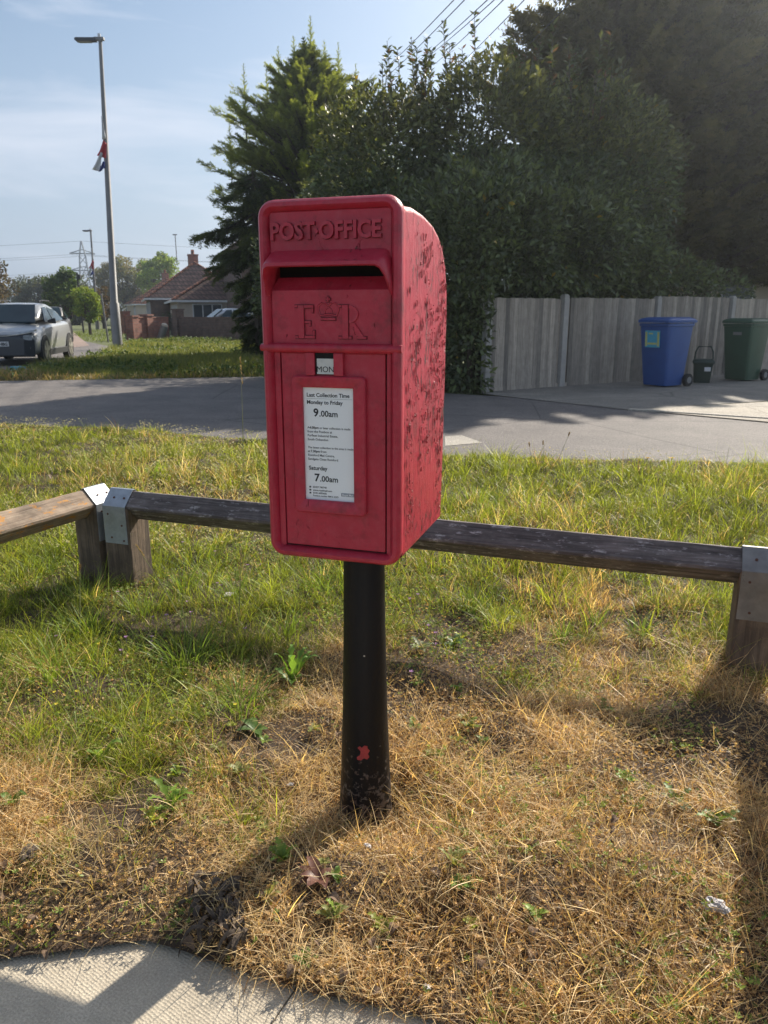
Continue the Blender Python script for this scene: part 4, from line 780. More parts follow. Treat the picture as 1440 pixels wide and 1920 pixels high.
broadleaf('brown_shrub', 'reddish brown shrub behind the second street lamp', 'shrub', -24.0, 66, 3.6, 1.4, 0.5, 3500, 0.18, (0.10, 0.07, 0.035), None, 35)
broadleaf('broad_tree', 'broad pale olive tree with open crown behind the far bungalow', 'tree', -39.5, 120, 10.0, 5.2, 2.2, 15000, 0.32, (0.22, 0.20, 0.11), (0.15, 0.16, 0.08), 150, 0.16, 0.4)
broadleaf('bright_tree', 'bright green tree rising behind the bungalow chimneys', 'tree', -30.5, 106, 9.4, 3.0, 3.0, 8000, 0.32, (0.24, 0.33, 0.07), None, 60, 0.25, 0.3)
for (x, y, h, r_, lab) in ((-62, 140, 7, 6, 'low distant tree row left of the hazy tree'), (-54, 150, 6.5, 6, 'distant tree mass behind the hazy trees'), (-47, 160, 6, 6, 'distant trees beneath the power lines'), (-36, 90, 3.6, 2.6, 'hedge-like bush at the end of the footpath')):
    broadleaf('distant_tree', lab, 'tree', x, y, h, r_, 0.1, 5000, 0.42, (0.065, 0.08, 0.04), None, 50, 0.25, 0.2)
broadleaf('garden_bush', 'small dark garden bush beside the white-framed bungalow', 'bush', -12.6, 46, 1.5, 0.8, 0.1, 1500, 0.10, (0.05, 0.075, 0.025), None, 20)

# ================================================================== HOUSES
HA = math.atan2(0.32, 0.95)      # houses follow the main road
def hip_house(label, x, y, w, L, ze, zr, wall, roof, chim=True, windows=((1.5, 1.6), (4.6, 1.6), (8.0, 1.2)), endwin=(), name='bungalow'):
    """local: x 0..w (street side at x=0), y 0..L away from the viewer"""
    t = thing(name, label, 'house', (x, y, 0), HA)
    m_ = MB(); m_.box(0, w, 0, L, -0.1, ze); m_.build('wall', wall, t)
    e = 0.35; m_ = MB(); h = w / 2
    base = [(-e, -e, ze), (w + e, -e, ze), (w + e, L + e, ze), (-e, L + e, ze)]; m_.add(base + [(h, h * 0.62, zr), (h, L - h * 0.62, zr)], [(0, 1, 4), (1, 2, 5, 4), (2, 3, 5), (3, 0, 4, 5), (3, 2, 1, 0)])
    rf_ = m_.build('roof', roof, t)
    hp = MB()
    for A, B in ((base[0], (h, h * .62, zr)), (base[1], (h, h * .62, zr)), ((h, h * .62, zr), (h, L - h * .62, zr))): hp.tube([Vector(A) + Vector((0, 0, .03)), Vector(B) + Vector((0, 0, .03))], 0.09, 6)
    hp.build('ridge_tiles', M_REDTILE, rf_)
    g_ = MB(); g_.box(-e - .06, -e + .04, -e, L + e, ze - .12, ze + 0.01); g_.box(-e + .04, w + e, -e - .06, -e + .04, ze - .12, ze + 0.01); g_.build('gutter', M_WPAINT, t)
    if chim:
        c_ = MB(); c_.box(h - .38, h + .38, h * .62 + 0.85, h * .62 + 1.55, zr - .5, zr + .62); c_.box(h - .42, h + .42, h * .62 + .8, h * .62 + 1.6, zr + .62, zr + .70); c_ = c_.build('chimney', M_BRICK, rf_)
        q_ = MB(); q_.cyl((h, h * .62 + 1.2, zr + .70), 0.13, 0.36, 10); q_.build('chimney_pot', M_REDTILE, rf_)
    for (yy, ww) in windows:
        f_ = MB(); f_.box(-0.06, 0.0, yy, yy + ww, 0.75, ze - 0.25); 
        for q in range(4): f_.box(-0.10, -0.06, yy + q * (ww - .07) / 3, yy + q * (ww - .07) / 3 + .07, 0.75, ze - .25)
        f_ = f_.build('window', M_WPAINT, t); p_ = MB(); p_.box(-0.075, -0.06, yy + .07, yy + ww - .07, 0.83, ze - .33); p_.build('pane', M_GLASS, f_)
    for (xx, ww) in endwin:
        f_ = MB(); f_.box(xx, xx + ww, -0.06, 0.0, 0.35, ze - 0.2)
        for q in range(4): f_.box(xx + q * (ww - .07) / 3, xx + q * (ww - .07) / 3 + .07, -0.10, -0.06, 0.35, ze - .2)
        f_ = f_.build('window', M_WPAINT, t); p_ = MB(); p_.box(xx + .07, xx + ww - .07, -0.075, -0.06, 0.43, ze - .28); p_.build('pane', M_GLASS, f_)
    return t
hip_house('bungalow with a hipped brown tiled roof and brick chimney', -17.6, 58.5, 7.2, 11, 2.35, 5.1, M_OLDBRICK, M_TILE)
hip_house('farther bungalow with a hipped red tiled roof', -27.6, 86, 7.2, 11, 2.3, 5.1, M_RENDER, M_REDTILE)
hip_house('farthest grey roofed house beyond the red roofed bungalow', -38.5, 116, 8, 11, 2.6, 5.0, M_RENDER, M_TILE)
hip_house('nearest bungalow with white framed glazed doors and dark tiled roof', -13.3, 50.0, 6.8, 9, 2.05, 4.3, M_RENDER, M_TILE, chim=False, windows=((0.8, 1.6), (4, 1.6)), endwin=((0.9, 1.9), (3.2, 1.3)))
an = MB(); an.tube([(-16.6, 63.0, 5.0), (-16.6, 63.0, 7.3)], 0.035, 6); an.box(-16.8, -16.45, 62.98, 63.02, 7.26, 7.34); tag(an.build('aerial', M_STEEL), 'thin roof aerial mast rising above the brown tiled bungalow', 'aerial')
th = thing('two_storey_house', 'two storey brown brick house half hidden behind the conifer', 'house', (-8.0, 44.0, 0), HA)
m_ = MB(); m_.box(0, 9, 0, 9, -0.1, 5.0); m_.build('wall', M_OLDBRICK, th)
m_ = MB(); m_.loft([[(-.3, -.3, 5.0), (9.3, -.3, 5.0), (4.5, -.3, 8.2)], [(-.3, 9.3, 5.0), (9.3, 9.3, 5.0), (4.5, 9.3, 8.2)]]); r_ = m_.build('roof', M_TILE, th)
m_ = MB(); m_.loft([[(0.6, -1.3, 3.6), (4.4, -1.3, 3.6), (2.5, -1.3, 6.0)], [(0.6, 1.5, 3.6), (4.4, 1.5, 3.6), (2.5, 1.5, 6.0)]]); m_.build('gable_roof', M_TILE, th)
m_ = MB(); m_.box(0.8, 4.2, -1.0, 0, 0, 3.6); m_.build('bay', M_RENDER, th)
for (x, z, w_, h_, y) in ((1.6, 0.9, 1.8, 1.3, -1.0), (5.6, 3.2, 1.6, 1.2, 0), (1.6, 2.6, 1.6, 0.9, -1.0)):
    m_ = MB(); m_.box(x, x + w_, y - 0.07, y, z, z + h_); f_ = m_.build('window', M_WPAINT, th); m_ = MB(); m_.box(x + .1, x + w_ / 2 - .04, y - .09, y - .07, z + .1, z + h_ - .1); m_.box(x + w_ / 2 + .04, x + w_ - .1, y - .09, y - .07, z + .1, z + h_ - .1); m_.build('pane', M_GLASS, f_)

def wall_run(label, A, B, h, mat, piers, cat='garden wall', cop=True):
    A, B = Vector((A.x, A.y, 0)), Vector((B.x, B.y, 0)); L = (B - A).length
    t = thing('garden_wall', label, cat, A, math.atan2(B.y - A.y, B.x - A.x)); m_ = MB(); m_.box(0, L, 0, 0.22, -0.1, h); m_.build('brickwork', mat, t)
    if cop: c_ = MB(); c_.box(0, L, -0.03, 0.25, h, h + 0.06); c_.build('coping', mat, t)
    for x, ph_ in piers:
        p_ = MB(); p_.box(x - .22, x + .22, -0.1, 0.33, -0.1, ph_); p_.box(x - .26, x + .26, -0.14, 0.37, ph_, ph_ + .07); p_.build('pier', mat, t)
    return t
wall_run('low red brick garden wall with pier left of the leaning bollard', G(254, 637), G(318, 634), 1.00, M_BRICK, ((0.0, 1.05), (1.10 * 1.0, 1.1)))
wall_run('low old brown brick garden wall in front of the silver car', G(330, 633), G(500, 640), 0.98, M_OLDBRICK, ((0.15, 1.38),))
wall_run('far brick garden wall glimpsed behind the tall street lamp', at(228, 628, 47), at(246, 628, 46), 1.0, M_BRICK, ((0.5, 1.3),))

# ================================================================== STREET FURNITURE
def flag(root_xyz, H, sc, label):
    """limp flag: folded cloth hanging from the pole"""
    t = thing('flag', label, 'flag', root_xyz); 
    def cloth(name, mat, pts, amp, ph):
        nu, nv_ = 10, 8; V, Fc = [], []
        a0, a1, b1, b0 = [np.array(p, float) for p in pts]
        for i in range(nu):
            for j in range(nv_):
                u, v = i / (nu - 1), j / (nv_ - 1); p = (a0 * (1 - u) + a1 * u) * (1 - v) + (b0 * (1 - u) + b1 * u) * v
                p = p + np.array([0, amp * math.sin(u * 9 + v * 3 + ph), 0.3 * amp * math.sin(v * 7)]); V.append(tuple(p * sc))
        Fc = [(i * nv_ + j, i * nv_ + j + 1, (i + 1) * nv_ + j + 1, (i + 1) * nv_ + j) for i in range(nu - 1) for j in range(nv_ - 1)]
        m_ = MB(); m_.add(V, Fc); m_.build(name, mat, t, smooth=True, solid=0.01)
    cloth('red_field', M_FLAGRED, [(0.1, -0.15, 0.0), (0.22, -0.15, -0.15), (0.14, -0.15, -0.75), (-0.25, -0.15, -0.62)], 0.05, 0)
    cloth('white_field', M_FLAGWHITE, [(-0.05, -0.17, -0.45), (0.02, -0.17, -0.55), (-0.16, -0.17, -1.28), (-0.48, -0.17, -1.2)], 0.05, 1)
    cloth('blue_field', M_FLAGBLUE, [(0.0, -0.19, -0.85), (0.10, -0.19, -0.88), (0.08, -0.19, -1.12), (-0.20, -0.19, -1.30)], 0.05, 2)
    cloth('twisted_tail', M_FLAGWHITE, [(0.10, -0.15, 0.95), (0.16, -0.15, 0.95), (0.20, -0.15, 0.05), (0.06, -0.15, 0.0)], 0.03, 1)
    return t
def lamp(label, x, y, H, r0, r1, headL, leanx=0.0):
    t = thing('street_lamp', label, 'street lamp', (x, y, 0), 0, None)
    p_ = MB(); p_.tube([(0, 0, -0.1), (0, 0, 0.16 * H), (0, 0, 0.165 * H), (leanx, 0, H)], [r0, r0, r0 * 0.78, r1], 16); pole = p_.build('pole', M_STEEL, t, smooth=True)
    b_ = MB(); b_.cyl((leanx, 0, H), r1 * 1.3, 0.06, 12); b_.box(leanx - 0.22 * headL, leanx + 0.16 * headL, -0.07, 0.07, H + 0.03, H + 0.12); b_.build('bracket', M_STEEL, t, bevel=0.01)
    h_ = MB(); h_.loft([[(leanx - .15 * headL, -.10, H + .00), (leanx - .15 * headL, .10, H + .00), (leanx - .15 * headL, .09, H + .10), (leanx - .15 * headL, -.09, H + .10)], [(leanx - .93 * headL, -.12, H + .0), (leanx - .93 * headL, .12, H + .0), (leanx - .93 * headL, .10, H + .10), (leanx - .93 * headL, -.10, H + .10)], [(leanx - headL, -.07, H + .04), (leanx - headL, .07, H + .04), (leanx - headL, .06, H + .09), (leanx - headL, -.06, H + .09)]])
    h_ = h_.build('lamp_head', M_LAMPHEAD, t, bevel=0.008); l_ = MB(); l_.box(leanx - .85 * headL, leanx - .35 * headL, -.08, .08, H - .02, H - 0.001); l_.build('lens', M_LENS, h_)
    s_ = MB(); s_.cyl((leanx - 0.02, 0, H + .12), 0.05, 0.10, 10); s_.build('photocell', M_WPAINT, t)
    return t
LY = 26.8; lp0 = G(222, 654); LX = lp0.x; LYY = lp0.y
top = at(188, 78, LYY); HL = top.z
lamp('tall grey street lamp at the left with a limp flag tied halfway', LX, LYY, HL, 0.155, 0.055, 0.80, leanx=top.x - LX)
fp = at(192, 264, LYY); flag((fp.x, LYY, fp.z), 1, 0.75, 'red white and blue flag hanging limp from the tall street lamp')
l2 = at(178, 560, 62); t2 = at(170, 434, 62)
lamp('smaller distant street lamp in front of the pylon', l2.x, 62, t2.z, 0.16, 0.06, 0.62, leanx=t2.x - l2.x)
f2 = at(173, 488, 62); flag((f2.x, 61.9, f2.z), 1, 0.95, 'faded red and white flag on the distant street lamp')
bp = at(152, 574, 50); bt = at(144, 511, 50); p_ = thing('traffic_pole', 'dark pole with a black box on top before the round green tree', 'pole', (bp.x, 50, 0))
m_ = MB(); m_.tube([(0, 0, 0), (bt.x - bp.x, 0, bt.z)], 0.06, 8); m_.build('pole', M_BLACKPL, p_); m_ = MB(); m_.box(bt.x - bp.x - .02, bt.x - bp.x + .22, -.1, .1, bt.z - .42, bt.z - .12); m_.build('box', M_BLACKPL, p_, bevel=.03)
sg = at(203, 638, 33); sp_ = thing('sign_post', 'thin grey sign post beside the young tree', 'sign post', (sg.x, 33, 0)); m_ = MB(); m_.tube([(0, 0, 0), (-0.12, 0, at(199, 551, 33).z)], 0.04, 8); m_.build('pole', M_STEEL, sp_)
s2 = at(213, 640, 31); sp_ = thing('marker_post', 'short grey post with flat top close behind the tall street lamp', 'marker post', (s2.x, 31, 0)); m_ = MB(); m_.box(-.045, .045, -.03, .03, 0, 1.05); m_.box(-.09, .09, -.04, .04, 1.05, 1.12); m_.build('stake', M_STEEL, sp_)
bo = G(320, 634); bl = thing('bollard', 'leaning grey bollard with a pale broken top on the grass', 'bollard', (bo.x, bo.y - 1.5, 0)); m_ = MB(); m_.tube([(-0.12, 0, -0.05), (0.16, 0, 0.62)], [0.17, 0.17], 14); bq = m_.build('shaft', M_STEEL, bl, smooth=True); m_ = MB(); m_.tube([(0.155, 0, 0.61), (0.19, 0, 0.70), (0.21, 0, 0.74)], [0.165, 0.15, 0.06], 10); m_.build('cap', M_RENDER, bl)
# pylon with its lines
pyY = 330; pyb, pyt = at(164, 575, pyY), at(157, 452, pyY); ph_ = pyt.z
py = thing('electricity_pylon', 'lattice electricity pylon on the horizon above the round tree', 'pylon', (pyb.x, pyY, 0), R(20)); m_ = MB()
lv = [(0, 3.4), (0.30, 2.5), (0.48, 1.9), (0.70, 1.4), (0.80, 1.2), (1.0, 0.1)]
for (f0, w0), (f1, w1) in zip(lv[:-1], lv[1:]):
    for sx, sy in ((-1, -1), (1, -1), (1, 1), (-1, 1)): m_.tube([(sx * w0, sy * w0, ph_ * f0), (sx * w1, sy * w1, ph_ * f1)], 0.28, 4)
    for sx in (-1, 1):
        m_.tube([(-sx * w0, -w0, ph_ * f0), (sx * w1, -w1, ph_ * f1)], 0.16, 4); m_.tube([(sx * w0, -sx * w0, ph_ * f0), (sx * w1, sx * w1, ph_ * f1)], 0.16, 4)
m_.build('lattice', M_PYLON, py)
arms = ((0.40, 4.5), (0.62, 5.5), (0.84, 5.0))
for f_, w_ in arms:
    a_ = MB(); a_.tube([(-w_, 0, ph_ * f_), (w_, 0, ph_ * f_)], 0.28, 4); a_.tube([(-w_, 0, ph_ * f_), (0, 0, ph_ * f_ + 1.6), (w_, 0, ph_ * f_)], 0.2, 4); a_.build('cross_arm', M_PYLON, py)
for i, (f_, sx) in enumerate([(f, s) for f in (0.40, 0.62, 0.84) for s in (-1, 1)] + [(1.0, 0)]):
    o = py.matrix_basis @ Vector((sx * 5, 0, ph_ * f_ - 0.6)) if sx else Vector((py.location.x, pyY, ph_))
    o = Vector((py.location.x + sx * 5 * math.cos(R(20)), pyY + sx * 5 * math.sin(R(20)), ph_ * f_ - (0.6 if sx else 0)))
    m_ = MB(); P = []
    for q in range(-14, 15):
        s_ = q / 14; P.append((o.x + s_ * 240, o.y - s_ * 30 * (1 if s_ > 0 else -1) * 1.0 * abs(s_), o.z - 9 * (1 - (1 - min(1, abs(s_) * 1.0)) ** 2) * 0.8))
    m_.tube(P, 0.05, 4); tag(m_.build('power_line', M_WIRE), 'thin high voltage line strung from the distant pylon', 'power line', 'high voltage lines across the pylon')
# service wires overhead at the right
for i, (p, q) in enumerate((((852, 0), (757, 97)), ((872, 0), (765, 108)), ((915, 0), (815, 90)), ((928, 0), (830, 85)), ((945, 0), (845, 95)), ((984, 0), (880, 105)), ((1075, 0), (975, 100)))):
    a_, b_ = at(*p, 11.0), at(*q, 19.5); d_ = b_ - a_; A = a_ - d_ * 0.9; B = b_ + d_ * 0.8
    m_ = MB(); m_.tube([A.lerp(B, s_) + Vector((0, 0, -0.06 * 4 * s_ * (1 - s_) + 0.06)) for s_ in np.linspace(0, 1, 12)], 0.007, 5)
    tag(m_.build('overhead_wire', M_WIRE), 'thin black overhead wire crossing the sky above the laurel', 'overhead wire', 'overhead wires above the laurel')

# ================================================================== CARS
def car(label, x, y, rz, paint, H=1.57, L=4.2, w=0.90, suv=True, plate=True, name='parked_car'):
    """local: -y is the front, origin at centre on the ground"""
    t = thing(name, label, 'car', (x, y, 0), rz); m_ = MB(); h = L / 2
    # lower body stations: y, half width, z bottom, z waist
    stn = [(-h, 0.60, 0.30, 0.60), (-h + .05, 0.74, 0.22, 0.74), (-h + .22, 0.86, 0.20, 0.83), (-h + .7, w, 0.20, 0.94), (-h + 1.15, w, 0.20, 1.01), (0.0, w, 0.20, 1.04), (h - 1.1, w, 0.20, 1.07), (h - .45, w * .96, 0.22, 1.09), (h - .12, w * .90, 0.26, 1.05), (h, w * .78, 0.34, 0.85)]
    t.scale = (0.93,) * 3; sc = H / 1.57; loops = []
    for yy, ww, zb_, zw in stn:
        zw *= sc; mid = (zb_ + zw) / 2
        half = [(ww * .86, zb_), (ww * .98, zb_ + .08), (ww, mid - .08), (ww * 1.0, mid + .12), (ww * .975, zw - .10), (ww * .90, zw - .02), (ww * .55, zw + .02)]
        loops.append([(a_, yy, b_) for a_, b_ in half] + [(-a_, yy, b_) for a_, b_ in reversed(half)])
    m_.loft(loops); m_.build('body', paint, t, smooth=True, subsurf=1)
    c_ = MB(); W1 = w * .90; W2 = w * .66
    cab = [(-h + 0.98, W1 * .93, 0.97 * sc, W1 * .90, 0.99 * sc), (-h + 1.70, W1, 1.0 * sc, W2 * 1.0, H - .09), (-h + 2.05, W1, 1.0 * sc, W2, H - .02), (0.30, W1, 1.0 * sc, W2, H), (h - 1.05, W1, 1.04 * sc, W2 * .97, H - .10), (h - .55, W1 * .96, 1.04 * sc, W2 * .95, H - .24), (h - .18, W1 * .86, 1.02 * sc, W1 * .78, 1.08 * sc)]
    loops = [[(wb, yy, zb_), (wt * 1.02, yy, zt_ - .04), (wt * .93, yy, zt_), (-wt * .93, yy, zt_), (-wt * 1.02, yy, zt_ - .04), (-wb, yy, zb_)] for yy, wb, zb_, wt, zt_ in cab]
    c_.loft(loops); c_.build('cabin', paint, t, smooth=True, subsurf=1)
    def quad(P, name, mat, th=0.012):
        P = [Vector(p) for p in P]; n_ = (P[1] - P[0]).cross(P[2] - P[0]).normalized() * th; q_ = MB(); q_.loft([[p - n_ for p in P], [p + n_ for p in P]]); return q_.build(name, mat, t)
    f0, f1 = cab[0], cab[1]
    quad([(-W1 * .80, f0[0] + .07, 1.035 * sc), (W1 * .80, f0[0] + .07, 1.035 * sc), (W2 * .88, f1[0] - .02, H - .09), (-W2 * .88, f1[0] - .02, H - .09)], 'windscreen', M_CARGLASS, 0.03)
    for s_ in (-1, 1):
        quad([(s_ * (W1 * .97), f0[0] + .42, 1.05 * sc), (s_ * (W1 * .97), 0.10, 1.05 * sc), (s_ * W2 * 1.03, 0.12, H - .12), (s_ * W2 * 1.04, f1[0] + .16, H - .15)], 'side_window', M_CARGLASS, 0.016)
        quad([(s_ * (W1 * .97), 0.18, 1.05 * sc), (s_ * (W1 * .955), h - .85, 1.10 * sc), (s_ * W2 * 1.02, h - 1.15, H - .20), (s_ * W2 * 1.03, 0.20, H - .12)], 'side_window', M_CARGLASS, 0.016)
        mi = MB(); mi.loft([[(s_ * .86, -h + 1.42, 1.02 * sc), (s_ * .86, -h + 1.52, 1.02 * sc), (s_ * .86, -h + 1.52, 1.10 * sc), (s_ * .86, -h + 1.42, 1.10 * sc)], [(s_ * 1.06, -h + 1.42, 1.01 * sc), (s_ * 1.06, -h + 1.52, 1.01 * sc), (s_ * 1.04, -h + 1.52, 1.16 * sc), (s_ * 1.04, -h + 1.42, 1.16 * sc)]]); mi.build('wing_mirror', M_BLACKPL, t, bevel=.02)
        hl = MB(); hl.loft([[(s_ * .46, -h + .03, .765), (s_ * .84, -h + .16, .825), (s_ * .85, -h + .17, .865), (s_ * .46, -h + .045, .80)], [(s_ * .46, -h + .2, .77), (s_ * .86, -h + .34, .84), (s_ * .86, -h + .34, .88), (s_ * .46, -h + .2, .815)]]); hl.build('running_light', M_HEADL, t)
        h2 = MB(); h2.loft([[(s_ * .58, -h - .005, .60), (s_ * .79, -h + .09, .62), (s_ * .79, -h + .07, .74), (s_ * .62, -h + .0, .74)], [(s_ * .58, -h + .1, .60), (s_ * .79, -h + .2, .62), (s_ * .79, -h + .2, .74), (s_ * .62, -h + .1, .74)]]); h2.build('headlight', M_HEADL, t)
        sk = MB(); sk.box(min(s_ * (w + .012), s_ * (w - .05)), max(s_ * (w + .012), s_ * (w - .05)), -h + 1.25, h - 1.15, 0.20, 0.36); sk.build('sill_trim', M_BLACKPL, t, bevel=.01)
        rl_ = MB(); rl_.tube([(s_ * W2 * .92, -h + 1.95, H + .01), (s_ * W2 * .90, -h + 2.3, H + .05), (s_ * W2 * .90, .9, H + .045), (s_ * W2 * .90, 1.1, H - .0)], .016, 6); rl_.build('roof_rail', M_BLACKPL, t)
        for yy in (-h + .86, h - .80):
            ar = MB(); ar.tube([(s_ * (w - .10), yy, .345), (s_ * (w + .008), yy, .345)], .385, 28); ar.build('wheel_arch', M_BLACKPL, t)
            wh = MB(); wh.tube([(s_ * (w - .16), yy, .335), (s_ * (w + .012), yy, .335)], .335, 28); wh = wh.build('wheel', M_RUBBER, t, smooth=True)
            ri = MB(); ri.tube([(s_ * (w + .010), yy, .335), (s_ * (w + .018), yy, .335)], .245, 28)
            ri = ri.build('rim', M_ALLOYDK, wh); sk2 = MB()
            for q in range(5):
                a_ = R(72 * q + 15); dx, dz = math.cos(a_), math.sin(a_); nx2, nz2 = -dz * .035, dx * .035
                sk2.loft([[(s_ * (w + .020), yy + nx2 * .7, .335 + nz2 * .7), (s_ * (w + .020), yy - nx2 * .7, .335 - nz2 * .7), (s_ * (w + .020), yy + dx * .245 - nx2 * 1.6, .335 + dz * .245 - nz2 * 1.6), (s_ * (w + .020), yy + dx * .245 + nx2 * 1.6, .335 + dz * .245 + nz2 * 1.6)],
                          [(s_ * (w + .030), yy + nx2 * .7, .335 + nz2 * .7), (s_ * (w + .030), yy - nx2 * .7, .335 - nz2 * .7), (s_ * (w + .030), yy + dx * .245 - nx2 * 1.6, .335 + dz * .245 - nz2 * 1.6), (s_ * (w + .030), yy + dx * .245 + nx2 * 1.6, .335 + dz * .245 + nz2 * 1.6)]])
            sk2.build('spokes', M_ALLOY, wh)
    bu = MB(); bu.loft([[(-.60, -h - .018, .24), (.60, -h - .018, .24), (.62, -h - .018, .62), (.52, -h - .010, .70), (-.52, -h - .010, .70), (-.62, -h - .018, .62)], [(-.82, -h + .14, .20), (.82, -h + .14, .20), (.84, -h + .14, .60), (.74, -h + .06, .76), (-.74, -h + .06, .76), (-.84, -h + .14, .60)]]); bu.build('grille_shaded_bumper', M_FASCIA, t, bevel=.01); cs = MB(); cs.tube([(-.82, -h + .16, .82), (-.50, -h + .02, .755), (-.2, -h - .005, .72), (.2, -h - .005, .72), (.50, -h + .02, .755), (.82, -h + .16, .82)], .013, 6); cs.build('chrome_strip', M_ALLOY, t)
    if plate:
        pl_ = MB(); pl_.box(-.26, .26, -h - .035, -h - .02, .47, .59); pl_ = pl_.build('number_plate', M_WHITE, t)
        tx_ = textmesh([('70 HBG', .235, .492, .072, .05, 'RIGHT')], .002); tx_.v = [(x_, -h - .037 + y_, z_) for x_, y_, z_ in tx_.v]; tx_.build('lettering', M_INK, pl_)
        eb = MB(); eb.tube([(-.065, -h - .02, .66), (-.05, -h - .03, .69), (.05, -h - .03, .69), (.065, -h - .02, .66)], .008, 6); eb.tube([(-.03, -h - .03, .665), (.03, -h - .03, .695)], .008, 6); eb.build('badge', M_ALLOY, t)
    return t
fw = G(90, 681)   # front near wheel
cr = R(9)        # the car points at the viewer, nose swung to the right
cx_, cy_ = fw.x, fw.y
# wheel local position (+w side is the viewer's right): x=+.9, y=-h+.86
lx_, ly_ = 0.9 * .93, (-2.1 + .86) * .93
car('grey metallic sport utility car facing the camera on the road at the left edge', cx_ - (lx_ * math.cos(cr) - ly_ * math.sin(cr)), cy_ - (lx_ * math.sin(cr) + ly_ * math.cos(cr)), cr, M_CARGREY, name='grey_car')
vx = at(96, 640, 33.0); car('black vehicle parked behind the grey car', vx.x, 33, R(20), M_BLACKPL, H=1.62, L=4.4, plate=False)
wx = at(418, 600, 39.5); car('silver car parked behind the old brown brick wall', wx.x, 40.5, R(-62), M_CARWHITE, H=1.62, L=4.1, plate=False)

# ================================================================== GRASS AND GROUND COVER
def blades(n, x, y, z, h, w, az, th0, bend, cols, segs=3):
    """arching blades; th0 lean at the root, bend extra lean towards the tip (radians)"""
    L = segs + 1; V = np.zeros((n, L * 2 - 1, 3)); p = np.stack([x, y, z], 1); side = np.stack([-np.sin(az), np.cos(az), np.zeros(n)], 1)
    tw = rnd(n, -1.2, 1.2); dxy = np.stack([np.cos(az), np.sin(az), np.zeros(n)], 1); side = side * np.cos(tw)[:, None] + dxy * np.sin(tw)[:, None]
    for i in range(L):
        ww = w * (1 - (i / segs) ** 1.6) if i else w * 0.8
        if i < segs: V[:, 2 * i] = p - side * ww[:, None] / 2; V[:, 2 * i + 1] = p + side * ww[:, None] / 2
        else: V[:, 2 * i] = p
        th = th0 + bend * (i + 0.5) / segs; st_ = (h / segs)[:, None]
        p = p + st_ * (dxy * np.sin(th)[:, None] + np.array([0, 0, 1.0]) * np.cos(th)[:, None])
    k = L * 2 - 1; Fc = []
    for i in range(segs - 1): Fc += [(2 * i, 2 * i + 1, 2 * i + 3), (2 * i, 2 * i + 3, 2 * i + 2)]
    Fc.append((2 * segs - 2, 2 * segs - 1, 2 * segs))
    Fa = (np.array(Fc)[None] + (np.arange(n) * k)[:, None, None]).reshape(-1, 3)
    gl = np.linspace(0.75, 1.1, k)[None, :, None]
    return V.reshape(-1, 3), Fa, (np.repeat(cols, k, axis=0).reshape(n, k, 3) * gl).reshape(-1, 3)
def join(parts):
    Vs, Fs, Cs, c = [], [], [], 0
    for V, Fc, Cc in parts: Vs.append(V); Fs.append(Fc + c); Cs.append(Cc); c += len(V)
    return np.concatenate(Vs), np.concatenate(Fs), np.concatenate(Cs)
GREEN = np.array([0.145, 0.20, 0.035]); LIME = np.array([0.46, 0.53, 0.055]); STRAW = np.array([0.82, 0.57, 0.28]); PALE = np.array([0.98, 0.80, 0.47]); BROWN = np.array([0.22, 0.12, 0.06]); RUST = np.array([0.46, 0.27, 0.12])
def greenness(x, y):
    """0 parched .. 1 lush, as the verge looks: parched round the post and along the pavement"""
    edge = np.interp(x, [-2.5, -1.1, -0.7, -0.3, 0.1, 0.5, 0.9, 1.3], [1.62, 1.70, 1.85, 2.10, 2.30, 2.55, 2.55, 2.35])
    g = 0.5 + (y - edge) * 1.1 + (vnoise(x, y, 2.2, 1) - 0.5) * 1.1 + (vnoise(x, y, 6, 2) - 0.5) * 0.9 - 0.35 * np.exp(-(((x + 0.75) / 0.7) ** 2 + ((y - 2.75) / 0.5) ** 2))
    yf = np.interp(x, FEx, FEy); g = g - np.clip(1 - (yf - y) / 0.5, 0, 1) * 1.1
    return np.clip(g, 0.02, 0.82)
def area_pts(n, y0, y1, pad=0.35):
    """points on the verge, denser towards the viewer, over the strip the place shows"""
    y = y0 + (y1 - y0) * RNG.random(n); hw = y * 0.60 + pad + 0.35; x = RNG.uniform(-1, 1, n) * hw
    yn, yf = np.interp(x, NEx, NEy), np.interp(x, FEx, FEy); k = (y > yn) & (y < yf - 0.02)
    d = (x + 0.045) ** 2 + (y - 1.579) ** 2; k &= d > 0.064 ** 2
    return x[k], y[k]
parts = []
# blades grow in clumps that splay outwards
def clumped(nc, per, y0, y1, pad, rad):
    cx, cy = area_pts(nc, y0, y1, pad); m = RNG.poisson(per, len(cx)) + 2; k = np.repeat(np.arange(len(cx)), m); n = len(k); r_ = np.abs(RNG.normal(0, rad, n)); a_ = rnd(n, 0, 6.28)
    x, y = cx[k] + r_ * np.cos(a_), cy[k] + r_ * np.sin(a_); ok = (y > np.interp(x, NEx, NEy) - 0.004) & (y < np.interp(x, FEx, FEy)) & ((x + 0.045) ** 2 + (y - 1.579) ** 2 > 0.064 ** 2)
    dm = vnoise(x, y, 5.5, 51) * 0.6 + vnoise(x, y, 14, 52) * 0.4; ok &= RNG.random(n) < np.clip(1.9 - 2.4 * dm, 0.12, 1) * np.maximum(bare(x, y), 0.15) + (y > 2.7)
    return x[ok], y[ok], a_[ok], k[ok]
def bare(x, y):
    q = vnoise(x, y, 2.6, 81) * 0.5 + vnoise(x, y, 6.5, 82) * 0.5; return np.clip((0.72 - q) * 6.5, 0.22, 1)
